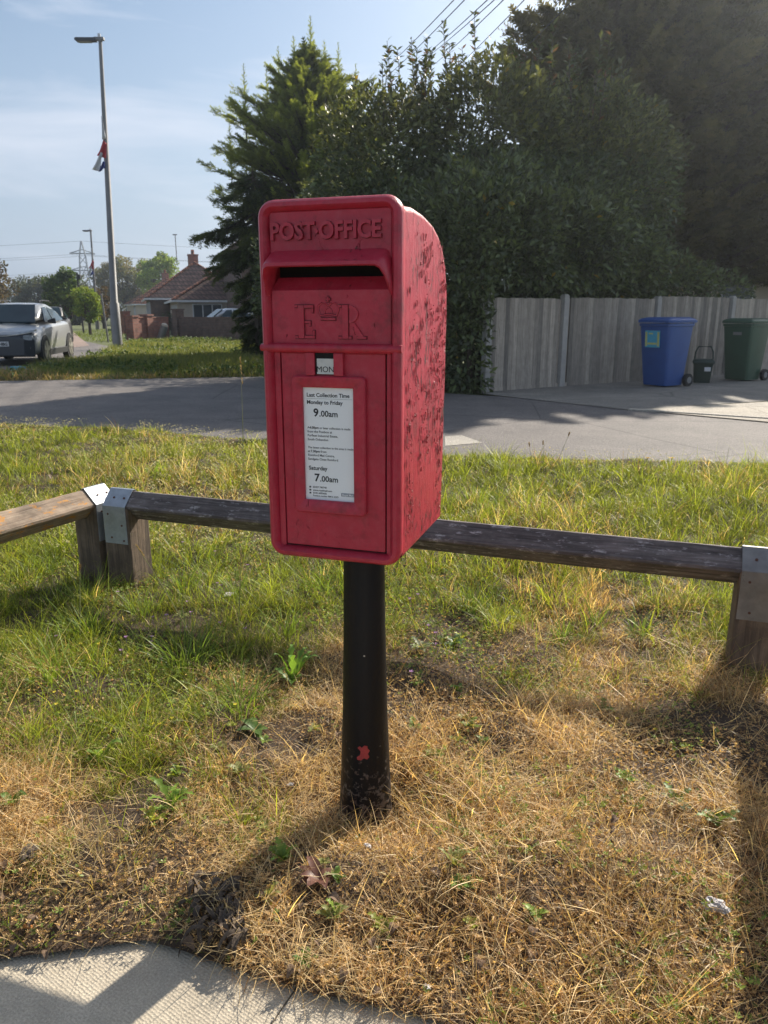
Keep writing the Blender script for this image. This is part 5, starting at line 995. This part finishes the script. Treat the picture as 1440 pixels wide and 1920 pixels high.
def hues(n, isg, tone):
    c = np.where(isg[:, None], GREEN + (LIME - GREEN) * (RNG.random((n, 1)) ** 1.5 * 0.7 + 0.3 * tone[:, None]), STRAW + (PALE - STRAW) * (RNG.random((n, 1)) ** 1.3)) * (rnd(n, 0.35, 1.45) * (0.5 + 0.75 * tone))[:, None]
    br = (~isg) & (RNG.random(n) < 0.32); c[br] = (BROWN + (RUST - BROWN) * RNG.random((int(br.sum()), 1))); return c
for (nc, per, hs, ws) in ((17000, 13, 1.0, 1.0), (3600, 10, 2.3, 1.15)):
    x, y, a_, k = clumped(nc, per, 0.9, 2.75, 0.35, 0.013); n = len(x); kk = RNG.random(int(k.max()) + 1)[k]; g = greenness(x, y); isg = (kk * 0.8 + RNG.random(n) * 0.2) < g * 0.92; fl = vnoise(x, y, 3.1, 7); ck = RNG.random(int(k.max()) + 1)[k]
    h = np.where(isg, rnd(n, 0.02, 0.085), rnd(n, 0.015, 0.070)) * (0.45 + 1.0 * fl) * (0.5 + 0.9 * ck) * hs
    parts.append(blades(n, x, y, gz(x, y) - 0.004, h, rnd(n, 0.0009, 0.0024) * ws, a_ + RNG.normal(0, 0.5, n), np.where(isg, rnd(n, 0, 0.8), rnd(n, 0.3, 1.35)), np.where(isg, rnd(n, 0.2, 1.4), rnd(n, 0.1, 1.3)), hues(n, isg, ck), 4))
x, y = area_pts(90000, 0.9, 2.7); k = RNG.random(len(x)) < bare(x, y); x, y = x[k], y[k]; n = len(x); g = greenness(x, y); isg = RNG.random(n) < g * 0.8
parts.append(blades(n, x, y, gz(x, y) - 0.004, rnd(n, 0.01, 0.045), rnd(n, 0.0009, 0.002), rnd(n, 0, 6.28), rnd(n, 0.4, 1.5), rnd(n, 0.1, 1.2), hues(n, isg, rnd(n, 0, 1))))
# loose straw lying on top
x, y = area_pts(60000, 0.92, 2.5); k = (RNG.random(len(x)) > greenness(x, y) * 0.95) & (RNG.random(len(x)) < (0.10 + 0.9 * (vnoise(x, y, 2.9, 91) > 0.5)) * np.maximum(bare(x, y), 0.2) * 1.0); x, y = x[k], y[k]; n = len(x)
parts.append(blades(n, x, y, gz(x, y) + rnd(n, 0.002, 0.03), rnd(n, 0.025, 0.10), rnd(n, 0.0008, 0.0019), vnoise(x, y, 3.0, 93) * 12 + RNG.normal(0, 1.5, n), rnd(n, 1.0, 1.6), rnd(n, -1.0, 1.3), (STRAW + (PALE - STRAW) * RNG.random((n, 1))) * rnd(n, 0.7, 1.1)[:, None], 5))
V, Fc, Cc = join(parts); tag(npmesh('near_grass', V, Fc, M_GRASS, None, Cc), 'parched straw and tufted green grass around the foot of the post', 'grass', kind='stuff')
# mid and far part of the verge
parts = []
for (nc, per, hs) in ((15000, 13, 1.0), (4200, 15, 2.2)):
    x, y, a_, k = clumped(nc, per, 2.6, 8.4, 0.6, 0.026); n = len(x); kk = RNG.random(int(k.max()) + 1)[k]; ck = RNG.random(int(k.max()) + 1)[k]; g = greenness(x, y) * (0.66 + 0.5 * vnoise(x, y, 1.1, 4)); isg = (kk * 0.7 + RNG.random(n) * 0.3) < g; fl = vnoise(x, y, 1.6, 7); sc_ = 1 + (y - 2.6) * 0.16
    h = rnd(n, 0.03, 0.10) * (0.45 + 1.0 * fl) * (0.6 + 0.8 * ck) * (0.9 + 0.1 * sc_) * np.where(x > 0.3, 1.05, 0.80) * hs * np.clip((np.interp(x, FEx, FEy) - y) / 0.7, 0.35, 1)
    parts.append(blades(n, x, y, gz(x, y) - 0.004, h, rnd(n, 0.0017, 0.0036) * sc_, a_ + RNG.normal(0, 0.5, n), rnd(n, 0, 0.8), rnd(n, 0.2, 1.5), hues(n, isg, ck)))
x, y = area_pts(60000, 2.6, 8.4, 0.6); n = len(x); isg = RNG.random(n) < greenness(x, y)
parts.append(blades(n, x, y, gz(x, y) - 0.004, rnd(n, 0.02, 0.05), rnd(n, 0.0025, 0.004) * (1 + (y - 2.6) * 0.16), rnd(n, 0, 6.28), rnd(n, 0.2, 1.2), rnd(n, 0.2, 1.2), hues(n, isg, rnd(n, 0, 1)), 2))
V, Fc, Cc = join(parts); tag(npmesh('verge_grass', V, Fc, M_GRASS, None, Cc), 'sunlit green grass of the verge between the knee rail and the road', 'grass', kind='stuff')
# small-leaved weeds mixed into the turf
WV = []; WF = []
for q in range(5):
    a_ = q * 1.257; ca, sa = math.cos(a_), math.sin(a_); k0 = len(WV)
    for (px_, py_, pz_) in ((0, 0, 0), (-0.20, 0.55, 0.25 + 0.2 * (q % 2)), (0, 1.0 - 0.2 * (q % 3), 0.3 + 0.35 * (q % 2)), (0.24, 0.6, 0.15)): WV.append((px_ * ca - py_ * sa, px_ * sa + py_ * ca, pz_))
    WF += [(k0, k0 + 3, k0 + 2), (k0, k0 + 2, k0 + 1)]
def rotz(n, tilt=0.4):
    d = np.stack([np.cos(rnd(n, 0, 6.28)), np.sin(rnd(n, 0, 6.28)), rnd(n, -tilt, tilt)], 1); return frames(d)
parts = []
x, y = area_pts(90000, 0.93, 3.6); k = (vnoise(x, y, 4.2, 12) > 0.40); x, y = x[k], y[k]; n = len(x); g = greenness(x, y)
isg = RNG.random(n) < np.clip(-0.12 + 0.9 * g + 0.4 * (vnoise(x, y, 3.3, 71) > 0.74), 0.02, 0.9); c = np.where(isg[:, None], np.array([0.17, 0.23, 0.055]) * rnd(n, 0.5, 2.0)[:, None], (RUST * 0.8 + (STRAW - RUST * 0.8) * RNG.random((n, 1)) ** 0.7) * rnd(n, 0.45, 1.35)[:, None])
brn = (~isg) & (RNG.random(n) < 0.35); x, y, c, isg, g = x[~brn], y[~brn], c[~brn], isg[~brn], g[~brn]; n = len(x)
parts.append(scatter(WV, WF, np.stack([x, y, gz(x, y) + rnd(n, 0.004, 0.035)], 1), rotz(n, 0.9), np.where(isg, rnd(n, 0.0035, 0.0105), rnd(n, 0.0025, 0.0075)), c))
V, Fc, Cc = join(parts); tag(npmesh('ground_weeds', V, Fc, M_GRASS, None, Cc), 'small clover-like weeds and withered leaves among the grass', 'weeds', kind='stuff')
parts = []
x, y = area_pts(70000, 0.9, 2.6); k = RNG.random(len(x)) > greenness(x, y) * 1.2; x, y = x[k], y[k]; n = len(x)
c = np.where((RNG.random(n) < 0.5)[:, None], STRAW * 0.8, RUST) * rnd(n, 0.3, 1.3)[:, None]; cv = leafv(0.5)
parts.append(scatter(cv, LEAF_F, np.stack([x, y, gz(x, y) + rnd(n, 0.0, 0.008)], 1), frames(unit(n) * [1, 1, 0.35], roll=rnd(n, -1, 1)), rnd(n, 0.003, 0.009), c))
V, Fc, Cc = join(parts); tag(npmesh('leaf_crumbs', V, Fc, M_GRASS, None, Cc), 'crumbled brown leaf litter covering the parched soil', 'leaf litter', kind='stuff')
# creamy seed heads over the left and far turf
parts = []
x, y = area_pts(26000, 3.3, 8.3, 0.6); k = RNG.random(len(x)) < np.where(x < 0, 1.2, 0.25) * (vnoise(x, y, 1.2, 21) > 0.35); x, y = x[k], y[k]; n = len(x)
c = np.array([0.60, 0.56, 0.34]) * rnd(n, 0.7, 1.15)[:, None]
parts.append(scatter(WV, WF, np.stack([x, y, gz(x, y) + rnd(n, 0.05, 0.10)], 1), rotz(n, 0.9), rnd(n, 0.005, 0.011), c))
V, Fc, Cc = join(parts); tag(npmesh('seed_heads', V, Fc, M_GRASS, None, Cc), 'creamy seed heads scattered over the verge grass', 'seed heads', kind='stuff')
# verge beyond the side road, up to the houses
def poly_pts(n, poly):
    P = np.array([(p[0], p[1]) for p in poly]); lo_, hi_ = P.min(0), P.max(0); x = RNG.uniform(lo_[0], hi_[0], n); y = RNG.uniform(lo_[1], hi_[1], n); ins = np.zeros(n, bool)
    for i in range(len(P)):
        (xa, ya), (xb, yb) = P[i], P[(i + 1) % len(P)]; cnd = ((ya > y) != (yb > y)) & (x < (xb - xa) * (y - ya) / (yb - ya + 1e-9) + xa); ins ^= cnd
    return x[ins], y[ins]
pA = [G(-100, 716), G(0, 712), G(200, 709), G(490, 704), G(600, 704), G(600, 650), G(470, 641), G(330, 637), G(250, 640), G(214, 654), G(180, 666), G(100, 682), G(0, 697)]
x, y = poly_pts(150000, pA); n = len(x); fl = vnoise(x, y, 0.9, 31); nr = np.clip((y - 14) / 16, 0, 1)
c = (np.array([0.125, 0.165, 0.045])[None] + (np.array([0.28, 0.30, 0.08]) - np.array([0.125, 0.165, 0.045]))[None] * RNG.random((n, 1)) * (0.4 + 0.6 * fl[:, None])) * rnd(n, 0.7, 1.2)[:, None]
edge_dry = RNG.random(n) < np.clip((15.2 - y) / 1.2, 0.03, 0.75); c[edge_dry] = (0.36, 0.27, 0.15)
P1 = blades(n, x, y, np.full(n, -0.03), rnd(n, 0.05, 0.26) * (0.3 + 1.1 * fl), rnd(n, 0.010, 0.024), rnd(n, 0, 6.28), rnd(n, 0, 0.6), rnd(n, 0.1, 1.2), c, 2)
pB = [(-13.4, 34.3), (-9.5, 31), (-12.5, 44), (-18, 58), (-24, 75), (-21.5, 52.5)]
x, y = poly_pts(16000, pB); n = len(x); P2 = blades(n, x, y, np.full(n, -0.03), rnd(n, 0.05, 0.20), rnd(n, 0.02, 0.04), rnd(n, 0, 6.28), rnd(n, 0, 0.6), rnd(n, 0.1, 1.2), np.array([0.17, 0.23, 0.045]) * rnd(n, 0.7, 1.2)[:, None], 2)
V, Fc, Cc = join([P1, P2]); tag(npmesh('far_grass', V, Fc, M_GRASS, None, Cc), 'rough green grass across the side road in front of the garden walls', 'grass', kind='stuff')
# low leafy ground cover on that verge
x, y = poly_pts(26000, pA); k = vnoise(x, y, 0.6, 41) > 0.5; x, y = x[k], y[k]; n = len(x)
V, Fc, Cc = scatter(leafv(0.6), LEAF_F, np.stack([x, y, rnd(n, 0.0, 0.16)], 1), frames(unit(n) + np.array([0, 0, 0.5]), roll=rnd(n, -1, 1)), rnd(n, 0.05, 0.11), np.array([0.075, 0.12, 0.03]) * rnd(n, 0.6, 1.4)[:, None])
tag(npmesh('leafy_ground_cover', V, Fc, M_FARLEAF, None, Cc), 'low leafy weeds in the grass across the side road', 'weeds', kind='stuff')

# individual tufts
def tuft(label, px, py, n, h, spread, col, w=0.004, name='grass_tuft', bend=(0.3, 1.5), cat='grass tuft'):
    p = G(px, py); x = p.x + RNG.normal(0, spread, n); y = p.y + RNG.normal(0, spread, n); az = np.arctan2(y - p.y, x - p.x) + RNG.normal(0, 0.6, n)
    c = np.asarray(col) * rnd(n, 0.7, 1.35)[:, None]
    V, Fc, Cc = blades(n, x - p.x, y - p.y, gz(x, y) - 0.005, h * rnd(n, 0.45, 1.1), np.full(n, w) * rnd(n, 0.6, 1.2), az, rnd(n, 0.05, 0.6), rnd(n, *bend), c, 6)
    o = npmesh(name, V, Fc, M_GRASS, None, Cc); o.location = (p.x, p.y, 0); return tag(o, label, cat)
tuft('bright green grass tuft in front of the left knee rail post', 110, 1290, 130, 0.17, 0.050, (0.22, 0.33, 0.05))
tuft('sprawling long-bladed grass tuft between the left rail post and the black post', 350, 1250, 130, 0.20, 0.055, (0.20, 0.30, 0.06), 0.0042)
tuft('grass tuft at the foot of the left rail posts', 170, 1150, 70, 0.17, 0.04, (0.24, 0.32, 0.07))
tuft('yellow green arching grass tuft under the rail, right of the post box', 1040, 1150, 90, 0.17, 0.05, (0.36, 0.42, 0.06), 0.005)
tuft('bright upright blades in the middle of the right verge', 1235, 1215, 26, 0.12, 0.03, (0.38, 0.44, 0.06), 0.008)
tuft('green grass tuft just behind the rail at the right', 900, 960, 120, 0.19, 0.08, (0.20, 0.31, 0.05))
tuft('long green grass left of the black post', 620, 1130, 100, 0.20, 0.06, (0.19, 0.29, 0.05))
tuft('tuft of long grass at the right edge near the road', 1420, 905, 70, 0.22, 0.10, (0.20, 0.31, 0.05), 0.006)
tuft('broad-leaved upright blades in the far left verge', 290, 905, 16, 0.16, 0.03, (0.20, 0.32, 0.05), 0.016)
tuft('pale dry grass tuft right in front of the black post', 640, 1590, 120, 0.11, 0.035, (0.50, 0.36, 0.20), 0.002)
tuft('pale dry grass tuft at the pavement edge', 1180, 1790, 170, 0.12, 0.06, (0.52, 0.39, 0.22), 0.002, bend=(0.5, 1.8))
tuft('dry straw tuft left of the dark withered leaves', 200, 1660, 130, 0.12, 0.05, (0.46, 0.36, 0.16), 0.002, bend=(0.8, 1.8))
tuft('dry straw tuft beside the pavement, right of the withered leaves', 800, 1760, 150, 0.11, 0.06, (0.50, 0.36, 0.20), 0.002, bend=(0.6, 1.8))

for i in range(46):
    px_, py_ = random.choice([(random.uniform(-20, 560), random.uniform(1130, 1420)), (random.uniform(-20, 480), random.uniform(960, 1150)), (random.uniform(760, 1350), random.uniform(1080, 1230)), (random.uniform(760, 1440), random.uniform(900, 990))])
    p = G(px_, py_); n = random.randint(18, 60); sp_ = random.uniform(0.012, 0.035); x = RNG.normal(0, sp_, n); y = RNG.normal(0, sp_, n); az = np.arctan2(y, x) + RNG.normal(0, 0.5, n)
    base_ = np.array(random.choice([(0.22, 0.33, 0.06), (0.34, 0.42, 0.07), (0.16, 0.26, 0.05), (0.44, 0.46, 0.10)])) * rnd(n, 0.7, 1.3)[:, None]
    V, Fc, Cc = blades(n, x, y, gz(x + p.x, y + p.y) - 0.005, random.uniform(0.09, 0.19) * rnd(n, 0.5, 1.1), rnd(n, 0.0025, 0.0048), az, rnd(n, 0.05, 0.7), rnd(n, 0.3, 1.7), base_, 6)
    o = npmesh('grass_tuft', V, Fc, M_GRASS, None, Cc); o.location = (p.x, p.y, 0); tag(o, 'loose tuft of long green grass blades standing above the verge turf', 'grass tuft', 'loose grass tufts on the verge')
def stalk(label, base, top, bend, col=(0.25, 0.26, 0.10), head=0.10, hr=0.006):
    A, T = Vector(base), Vector(top); m_ = MB(); P = [A.lerp(T, s_) + Vector((bend * math.sin(s_ * 2.6), 0, 0)) for s_ in np.linspace(0, 1, 14)]; m_.tube([p - A for p in P], [0.0016] * 10 + [0.0010] * 4, 5)
    t = thing('grass_stalk', label, 'grass stalk', A); st_ = M_STALK; m_.build('stem', st_, t); n = 60; f = RNG.random(n); d = (T - P[-3]).normalized()
    pos = np.array([np.array(Vector(P[-1]) - A - d * float(s_) * head) for s_ in f]) ; dd = unit(n) * 0.5 + np.array(d)
    V, Fc, Cc = scatter(leafv(0.4), LEAF_F, pos, frames(dd), rnd(n, 0.6, 1.2) * hr * 2, np.array([0.30, 0.22, 0.14]) * rnd(n, 0.6, 1.3)[:, None]); npmesh('seed_head', V, Fc, M_GRASS, t, Cc)
M_STALK = pm('stalk', (0.22, 0.23, 0.09), rough=0.7)
b_ = G(455, 1010); t_ = at(448, 672, b_.y - 0.10); stalk('tall thin seeding grass stalk left of the post box', b_, t_, 0.012, head=0.13)
b_ = G(447, 1200); t_ = at(452, 1030, b_.y - 0.02); stalk('upright stalk with a dark seed head below the rail, left of the box', b_, t_, 0.0, head=0.05, hr=0.004)
b_ = G(378, 1230); t_ = at(252, 1022, b_.y - 0.15); stalk('slender stalk leaning left across the front of the rail post', b_, t_, 0.01, head=0.05, hr=0.004)
b_ = G(150, 1230); t_ = at(150, 1060, b_.y); stalk('short brown stalk beside the left rail post', b_, t_, 0.0, head=0.02, hr=0.005)
for i, (bx_, by_, tx_, ty_) in enumerate(((1000, 880, 992, 832), (1020, 885, 1018, 828), (1035, 890, 1068, 812))):
    b_ = G(bx_, by_); t_ = at(tx_, ty_, b_.y); stalk(['leftmost short', 'middle short', 'tallest leaning'][i] + ' dark plantain stalk at the road edge right of the post box', b_, t_, 0, head=0.03, hr=0.008)

def rosette(label, px, py, n, L, w, col, lift=0.35, name='weed', cat='weed', mat=None, jag=True):
    p = G(px, py); z = float(gz(p.x, p.y)); t = MB(); Vs, Fs, Cs = [], [], []; cnt = 0
    for i in range(n):
        a_ = 6.28 * i / n + random.uniform(-.6, .6); ln = L * 0.8 * random.uniform(0.4, 1.15); up = lift * random.uniform(0.2, 1.3); sg = 9; V = []; tw = random.uniform(-.3, .3)
        for q in range(sg + 1):
            s_ = q / sg; r_ = ln * s_; zz = 0.008 + up * ln * math.sin(s_ * 2.0) ; ww = w * math.sin(math.pi * min(1, 0.12 + 0.9 * s_)) * ((1.15 if q % 2 else 0.38) if jag else random.uniform(.8, 1.1))
            cx2, cy2 = math.cos(a_ + tw * s_) * r_, math.sin(a_ + tw * s_) * r_; sx_, sy_ = -math.sin(a_) * ww, math.cos(a_) * ww
            V += [(cx2 - sx_, cy2 - sy_, z + zz + ww * .3), (cx2, cy2, z + zz), (cx2 + sx_, cy2 + sy_, z + zz + ww * .3)]
        k = cnt; 
        for q in range(sg):
            for e in (0, 1): Fs.append((k + 3 * q + e, k + 3 * q + e + 1, k + 3 * q + e + 4, k + 3 * q + e + 3))
        cc_ = np.asarray(col) * random.uniform(0.7, 1.35); Vs += V; Cs += [cc_] * len(V); cnt += len(V)
    o = npmesh(name, np.array(Vs), np.array(Fs), mat or M_GRASS, None, np.array(Cs)); o.location = (p.x, p.y, 0); return tag(o, label, cat)
LG = (0.20, 0.32, 0.05)
rosette('bright green jagged weed left of the black post on dry ground', 325, 1545, 11, 0.085, 0.010, LG, 0.7)
rosette('small bright green weed on the dry ground right of the black post', 1170, 1495, 8, 0.045, 0.009, LG, 0.5)
rosette('darker green weed right of the small bright one', 1265, 1530, 9, 0.06, 0.010, (0.11, 0.20, 0.05), 0.4)
rosette('green dandelion leaves at the right edge of the dry grass', 1340, 1575, 9, 0.07, 0.011, (0.13, 0.22, 0.05), 0.6)
rosette('reddish weed rosette between post and pavement', 600, 1690, 10, 0.075, 0.011, (0.20, 0.10, 0.075), 0.35, jag=False)
rosette('yellowish green weed below the reddish rosette', 720, 1770, 9, 0.045, 0.009, (0.30, 0.34, 0.06), 0.6)
rosette('leafy green weed beside the black post at the left', 550, 1300, 14, 0.10, 0.011, (0.15, 0.27, 0.05), 1.3)
rosette('low green weed with rounded leaves left of the black post', 480, 1390, 10, 0.06, 0.012, (0.13, 0.22, 0.06), 0.3, jag=False)
rosette('green rosette right of the black post', 850, 1230, 12, 0.08, 0.014, (0.09, 0.16, 0.05), 0.3)
rosette('pale silvery weed touching the right side of the post', 790, 1250, 12, 0.07, 0.010, (0.26, 0.30, 0.18), 0.5)
rosette('single broad-leaved weed in the grass far left', 190, 1440, 7, 0.09, 0.012, (0.18, 0.28, 0.06), 1.0, jag=False)
rosette('lime coloured weed at the left edge of the dry ground', 60, 1410, 12, 0.05, 0.010, (0.36, 0.40, 0.06), 0.6)
rosette('small green weed at the foot of the right rail post', 1130, 1360, 8, 0.05, 0.010, (0.20, 0.30, 0.06), 0.5)
for i in range(44):
    px_, py_ = random.choice([(random.uniform(0, 620), random.uniform(1150, 1480)), (random.uniform(740, 1000), random.uniform(1180, 1450)), (random.uniform(900, 1400), random.uniform(1300, 1800)), (random.uniform(500, 900), random.uniform(1640, 1850)), (random.uniform(0, 560), random.uniform(1380, 1640))])
    rosette('low leafy green weed growing flat among the dry grass', px_, py_, random.randint(7, 14), random.uniform(0.02, 0.05), random.uniform(0.005, 0.009), random.choice([(0.22, 0.32, 0.06), (0.15, 0.24, 0.06), (0.38, 0.42, 0.07), (0.28, 0.30, 0.10)]), random.uniform(0.2, 0.9), jag=random.random() < 0.5)['group'] = 'low leafy weeds among the dry grass'
M_YPET = pm('small_yellow_flower', (0.75, 0.60, 0.04), rough=0.8)
for i in range(24):
    px_, py_ = random.choice([(random.uniform(20, 330), random.uniform(1220, 1470)), (random.uniform(20, 500), random.uniform(1180, 1400)), (random.uniform(1050, 1250), random.uniform(1330, 1420))]); p = G(px_, py_); z = float(gz(p.x, p.y)) + random.uniform(.02, .045); m_ = MB()
    for q in range(5):
        a_ = q * 1.257; m_.add([(0, 0, 0), (math.cos(a_ - .5) * .005, math.sin(a_ - .5) * .005, .002), (math.cos(a_) * .0065, math.sin(a_) * .0065, .002), (math.cos(a_ + .5) * .005, math.sin(a_ + .5) * .005, .002)], [(0, 1, 2, 3)])
    m_.tube([(0, 0, -z), (0, 0, 0)], 0.0006, 4); tag(m_.build('yellow_flower', M_YPET, loc=(p.x, p.y, z)), 'tiny yellow wildflower in the verge grass', 'flower', 'yellow wildflowers in the verge')
M_DARKLEAF = pm('withered_leaf', (0.17, 0.125, 0.085), (0.06, 0.045, 0.034), 40, 0.9, 0.6)
dk = thing('withered_plant', 'clump of black withered leaves drooping onto the pavement', 'withered plant', G(420, 1720))
for i in range(46):
    o = G(random.uniform(375, 470), random.uniform(1665, 1780)); L_ = random.uniform(0.035, 0.075); a_ = random.uniform(-2.6, -1.2); P0 = []; m_ = MB()
    for q in range(8):
        s_ = q / 7; ww = 0.007 * math.sin(math.pi * (0.08 + 0.86 * s_)) * random.uniform(.7, 1.2); zz = 0.035 + 0.03 * math.sin(s_ * 2.4) - 0.035 * s_ ** 2; a2 = a_ + 0.4 * math.sin(s_ * 3 + i)
        cx2, cy2 = o.x - dk.location.x + math.cos(a2) * L_ * s_, o.y - dk.location.y + math.sin(a2) * L_ * s_; P0.append([(cx2 - math.sin(a2) * ww, cy2 + math.cos(a2) * ww, zz + .003), (cx2, cy2, zz - .002), (cx2 + math.sin(a2) * ww, cy2 - math.cos(a2) * ww, zz + .003)])
    m_.loft(P0, closed=False); m_.build('leaf', M_DARKLEAF, dk, smooth=True)
# yellow dandelions near the road
M_YEL = pm('dandelion_yellow', (0.75, 0.45, 0.02), rough=0.8)
for i, (px_, py_, s_, lab) in enumerate(((1212, 866, 0.026, 'leftmost yellow dandelion at the road edge'), (1240, 872, 0.022, 'low yellow dandelion between the other two'), (1257, 866, 0.028, 'large yellow dandelion pair at the right'))):
    p = G(px_, py_ + 8); t = thing('dandelion', lab, 'dandelion', (p.x, p.y, 0), 0, 'dandelions at the road edge'); m_ = MB(); m_.tube([(0, 0, 0), (0.005, 0, 0.06)], 0.0022, 5); m_.build('stem', M_STALK, t)
    m_ = MB()
    for q in range(22):
        a_ = q * 2.4; r_ = s_ * (0.5 + 0.5 * (q % 3) / 2); m_.add([(0.005, 0, 0.06), (0.005 + math.cos(a_ - .15) * r_, math.sin(a_ - .15) * r_, 0.072 - r_ * .15), (0.005 + math.cos(a_ + .15) * r_, math.sin(a_ + .15) * r_, 0.072 - r_ * .15)], [(0, 1, 2)])
    m_.build('flower', M_YEL, t)
# mauve flowers
M_MAUVE = pm('mauve_petals', (0.50, 0.26, 0.50), rough=0.8)
for i in range(26):
    px_, py_ = random.choice([(random.uniform(20, 470), random.uniform(1090, 1300)), (random.uniform(735, 850), random.uniform(1140, 1320)), (random.uniform(300, 500), random.uniform(1040, 1240))]); p = G(px_, py_); z = float(gz(p.x, p.y)) + random.uniform(.02, .05); m_ = MB()
    for q in range(5):
        a_ = q * 1.257; m_.add([(0, 0, 0), (math.cos(a_ - .4) * .006, math.sin(a_ - .4) * .006, .003), (math.cos(a_) * .008, math.sin(a_) * .008, .003), (math.cos(a_ + .4) * .006, math.sin(a_ + .4) * .006, .003)], [(0, 1, 2, 3)])
    m_.tube([(0, 0, -z + 0.0), (0, 0, 0)], 0.0006, 4)
    tag(m_.build('mauve_flower', M_MAUVE, loc=(p.x, p.y, z)), 'tiny mauve wildflower in the verge grass', 'flower', 'mauve wildflowers in the verge')
# litter
def crumple(label, px, py, s_, mat, name, cat, flat=0.5, lift=0.0):
    p = G(px, py); bm = bmesh.new(); bmesh.ops.create_icosphere(bm, subdivisions=3, radius=1.0)
    for v in bm.verts:
        k_ = 1 + random.uniform(-.22, .22) + 0.25 * math.sin(v.co.x * 4 + px) * math.sin(v.co.y * 5); v.co = Vector((v.co.x * k_ * s_, v.co.y * k_ * s_ * 0.7, max(-0.2, v.co.z) * k_ * s_ * flat))
    me = bpy.data.meshes.new(name); bm.to_mesh(me); bm.free(); o = link(name, me, mat, None, (p.x, p.y, float(gz(p.x, p.y)) + 0.008 + lift), random.uniform(0, 3)); return tag(o, label, cat)
M_FOIL = pm('crumpled_wrapper', (0.62, 0.60, 0.60), (0.36, 0.33, 0.32), 40, 0.35, 0.6, metal=0.2); M_TISSUE = pm('white_tissue', (0.66, 0.62, 0.60), (0.5, 0.46, 0.44), 30, 0.8, 0.5)
M_DEAD = pm('dead_leaf', (0.20, 0.13, 0.08), (0.11, 0.075, 0.05), 30, 0.9, 0.5); M_TEAL = pm('teal_plastic', (0.06, 0.30, 0.36), rough=0.4); M_CORK = pm('filter_orange', (0.55, 0.22, 0.06), rough=0.8)
crumple('crumpled silvery wrapper in the dry grass at the lower right', 1335, 1752, 0.021, M_FOIL, 'wrapper', 'litter', 0.55, 0.012)
crumple('scrap of white tissue in the grass left of the post box', 430, 1150, 0.022, M_TISSUE, 'tissue', 'litter', 0.35, 0.01)
crumple('grey crumpled leaf at the left edge above the pavement', 62, 1650, 0.022, M_DARKLEAF, 'crumpled_leaf', 'dead leaf', 0.4, 0.012)
crumple('small foil scrap beside the black post', 545, 1490, 0.008, M_FOIL, 'foil_scrap', 'litter', 0.4, 0.01)
crumple('small white scrap in the straw in front of the post', 690, 1625, 0.008, M_TISSUE, 'paper_scrap', 'litter', 0.4, 0.012)
crumple('tiny white scrap at the pavement corner', 800, 1876, 0.006, M_TISSUE, 'paper_scrap', 'litter', 0.4, 0.01)
crumple('teal plastic scrap on the grass tip below the grey car', 35, 699, 0.16, M_TEAL, 'plastic_scrap', 'litter', 0.4, 0.05)
p = G(56, 1757); m_ = MB(); m_.tube([(-0.008, 0, 0), (0.008, -0.003, 0)], 0.0036, 12); tag(m_.build('cigarette_end', M_CORK, smooth=True, loc=(p.x, p.y, 0.026)), 'orange cigarette end in the straw at the lower left', 'cigarette end')
for i in range(60):     # curled dead leaves and bark on the edge
    px_ = random.uniform(0, 1000); py_ = np.interp(px_, [0, 300, 500, 1000], [1700, 1690, 1780, 1860]) + random.gauss(0, 55)
    if i > 42: px_, py_ = random.uniform(560, 1300), random.uniform(1400, 1750)
    p = G(px_, py_); L_ = random.uniform(0.012, 0.032); m_ = MB(); P0 = []; a_ = random.uniform(0, 6.28)
    for q in range(6):
        s_ = q / 5 - .5; ww = L_ * .32 * math.cos(s_ * 2.7); zz = 0.35 * L_ * math.cos(s_ * 3); P0.append([(s_ * L_, -ww, zz + ww * .6), (s_ * L_, 0, zz), (s_ * L_, ww, zz + ww * .5)])
    m_.loft(P0, closed=False); z = float(gz(p.x, p.y)) if p.y > np.interp(p.x, NEx, NEy) else 0.0
    tag(m_.build('dead_leaf', M_DEAD, smooth=True, loc=(p.x, p.y, z + 0.012), rz=a_), 'curled brown dead leaf lying in the dry grass', 'dead leaf', 'curled dead leaves')
hz_ = MB(); hz_.box(-430, 310, -40, 570, -1.5, 52); hm = bpy.data.materials.new('haze'); hm.use_nodes = True; hn_ = hm.node_tree; hn_.nodes.clear()
ho = hn_.nodes.new('ShaderNodeOutputMaterial'); hv = hn_.nodes.new('ShaderNodeVolumePrincipled'); hv.inputs['Color'].default_value = (0.82, 0.90, 1.0, 1); hv.inputs['Density'].default_value = 0.0011; hv.inputs['Anisotropy'].default_value = 0.75  # volume added for a lens-glare veil as well as distant haze
hn_.links.new(hv.outputs[0], ho.inputs['Volume']); tag(hz_.build('haze', hm), 'thin sunlit haze added in the air, standing in for lens glare', 'haze', kind='stuff')
print('built', len(bpy.data.objects))
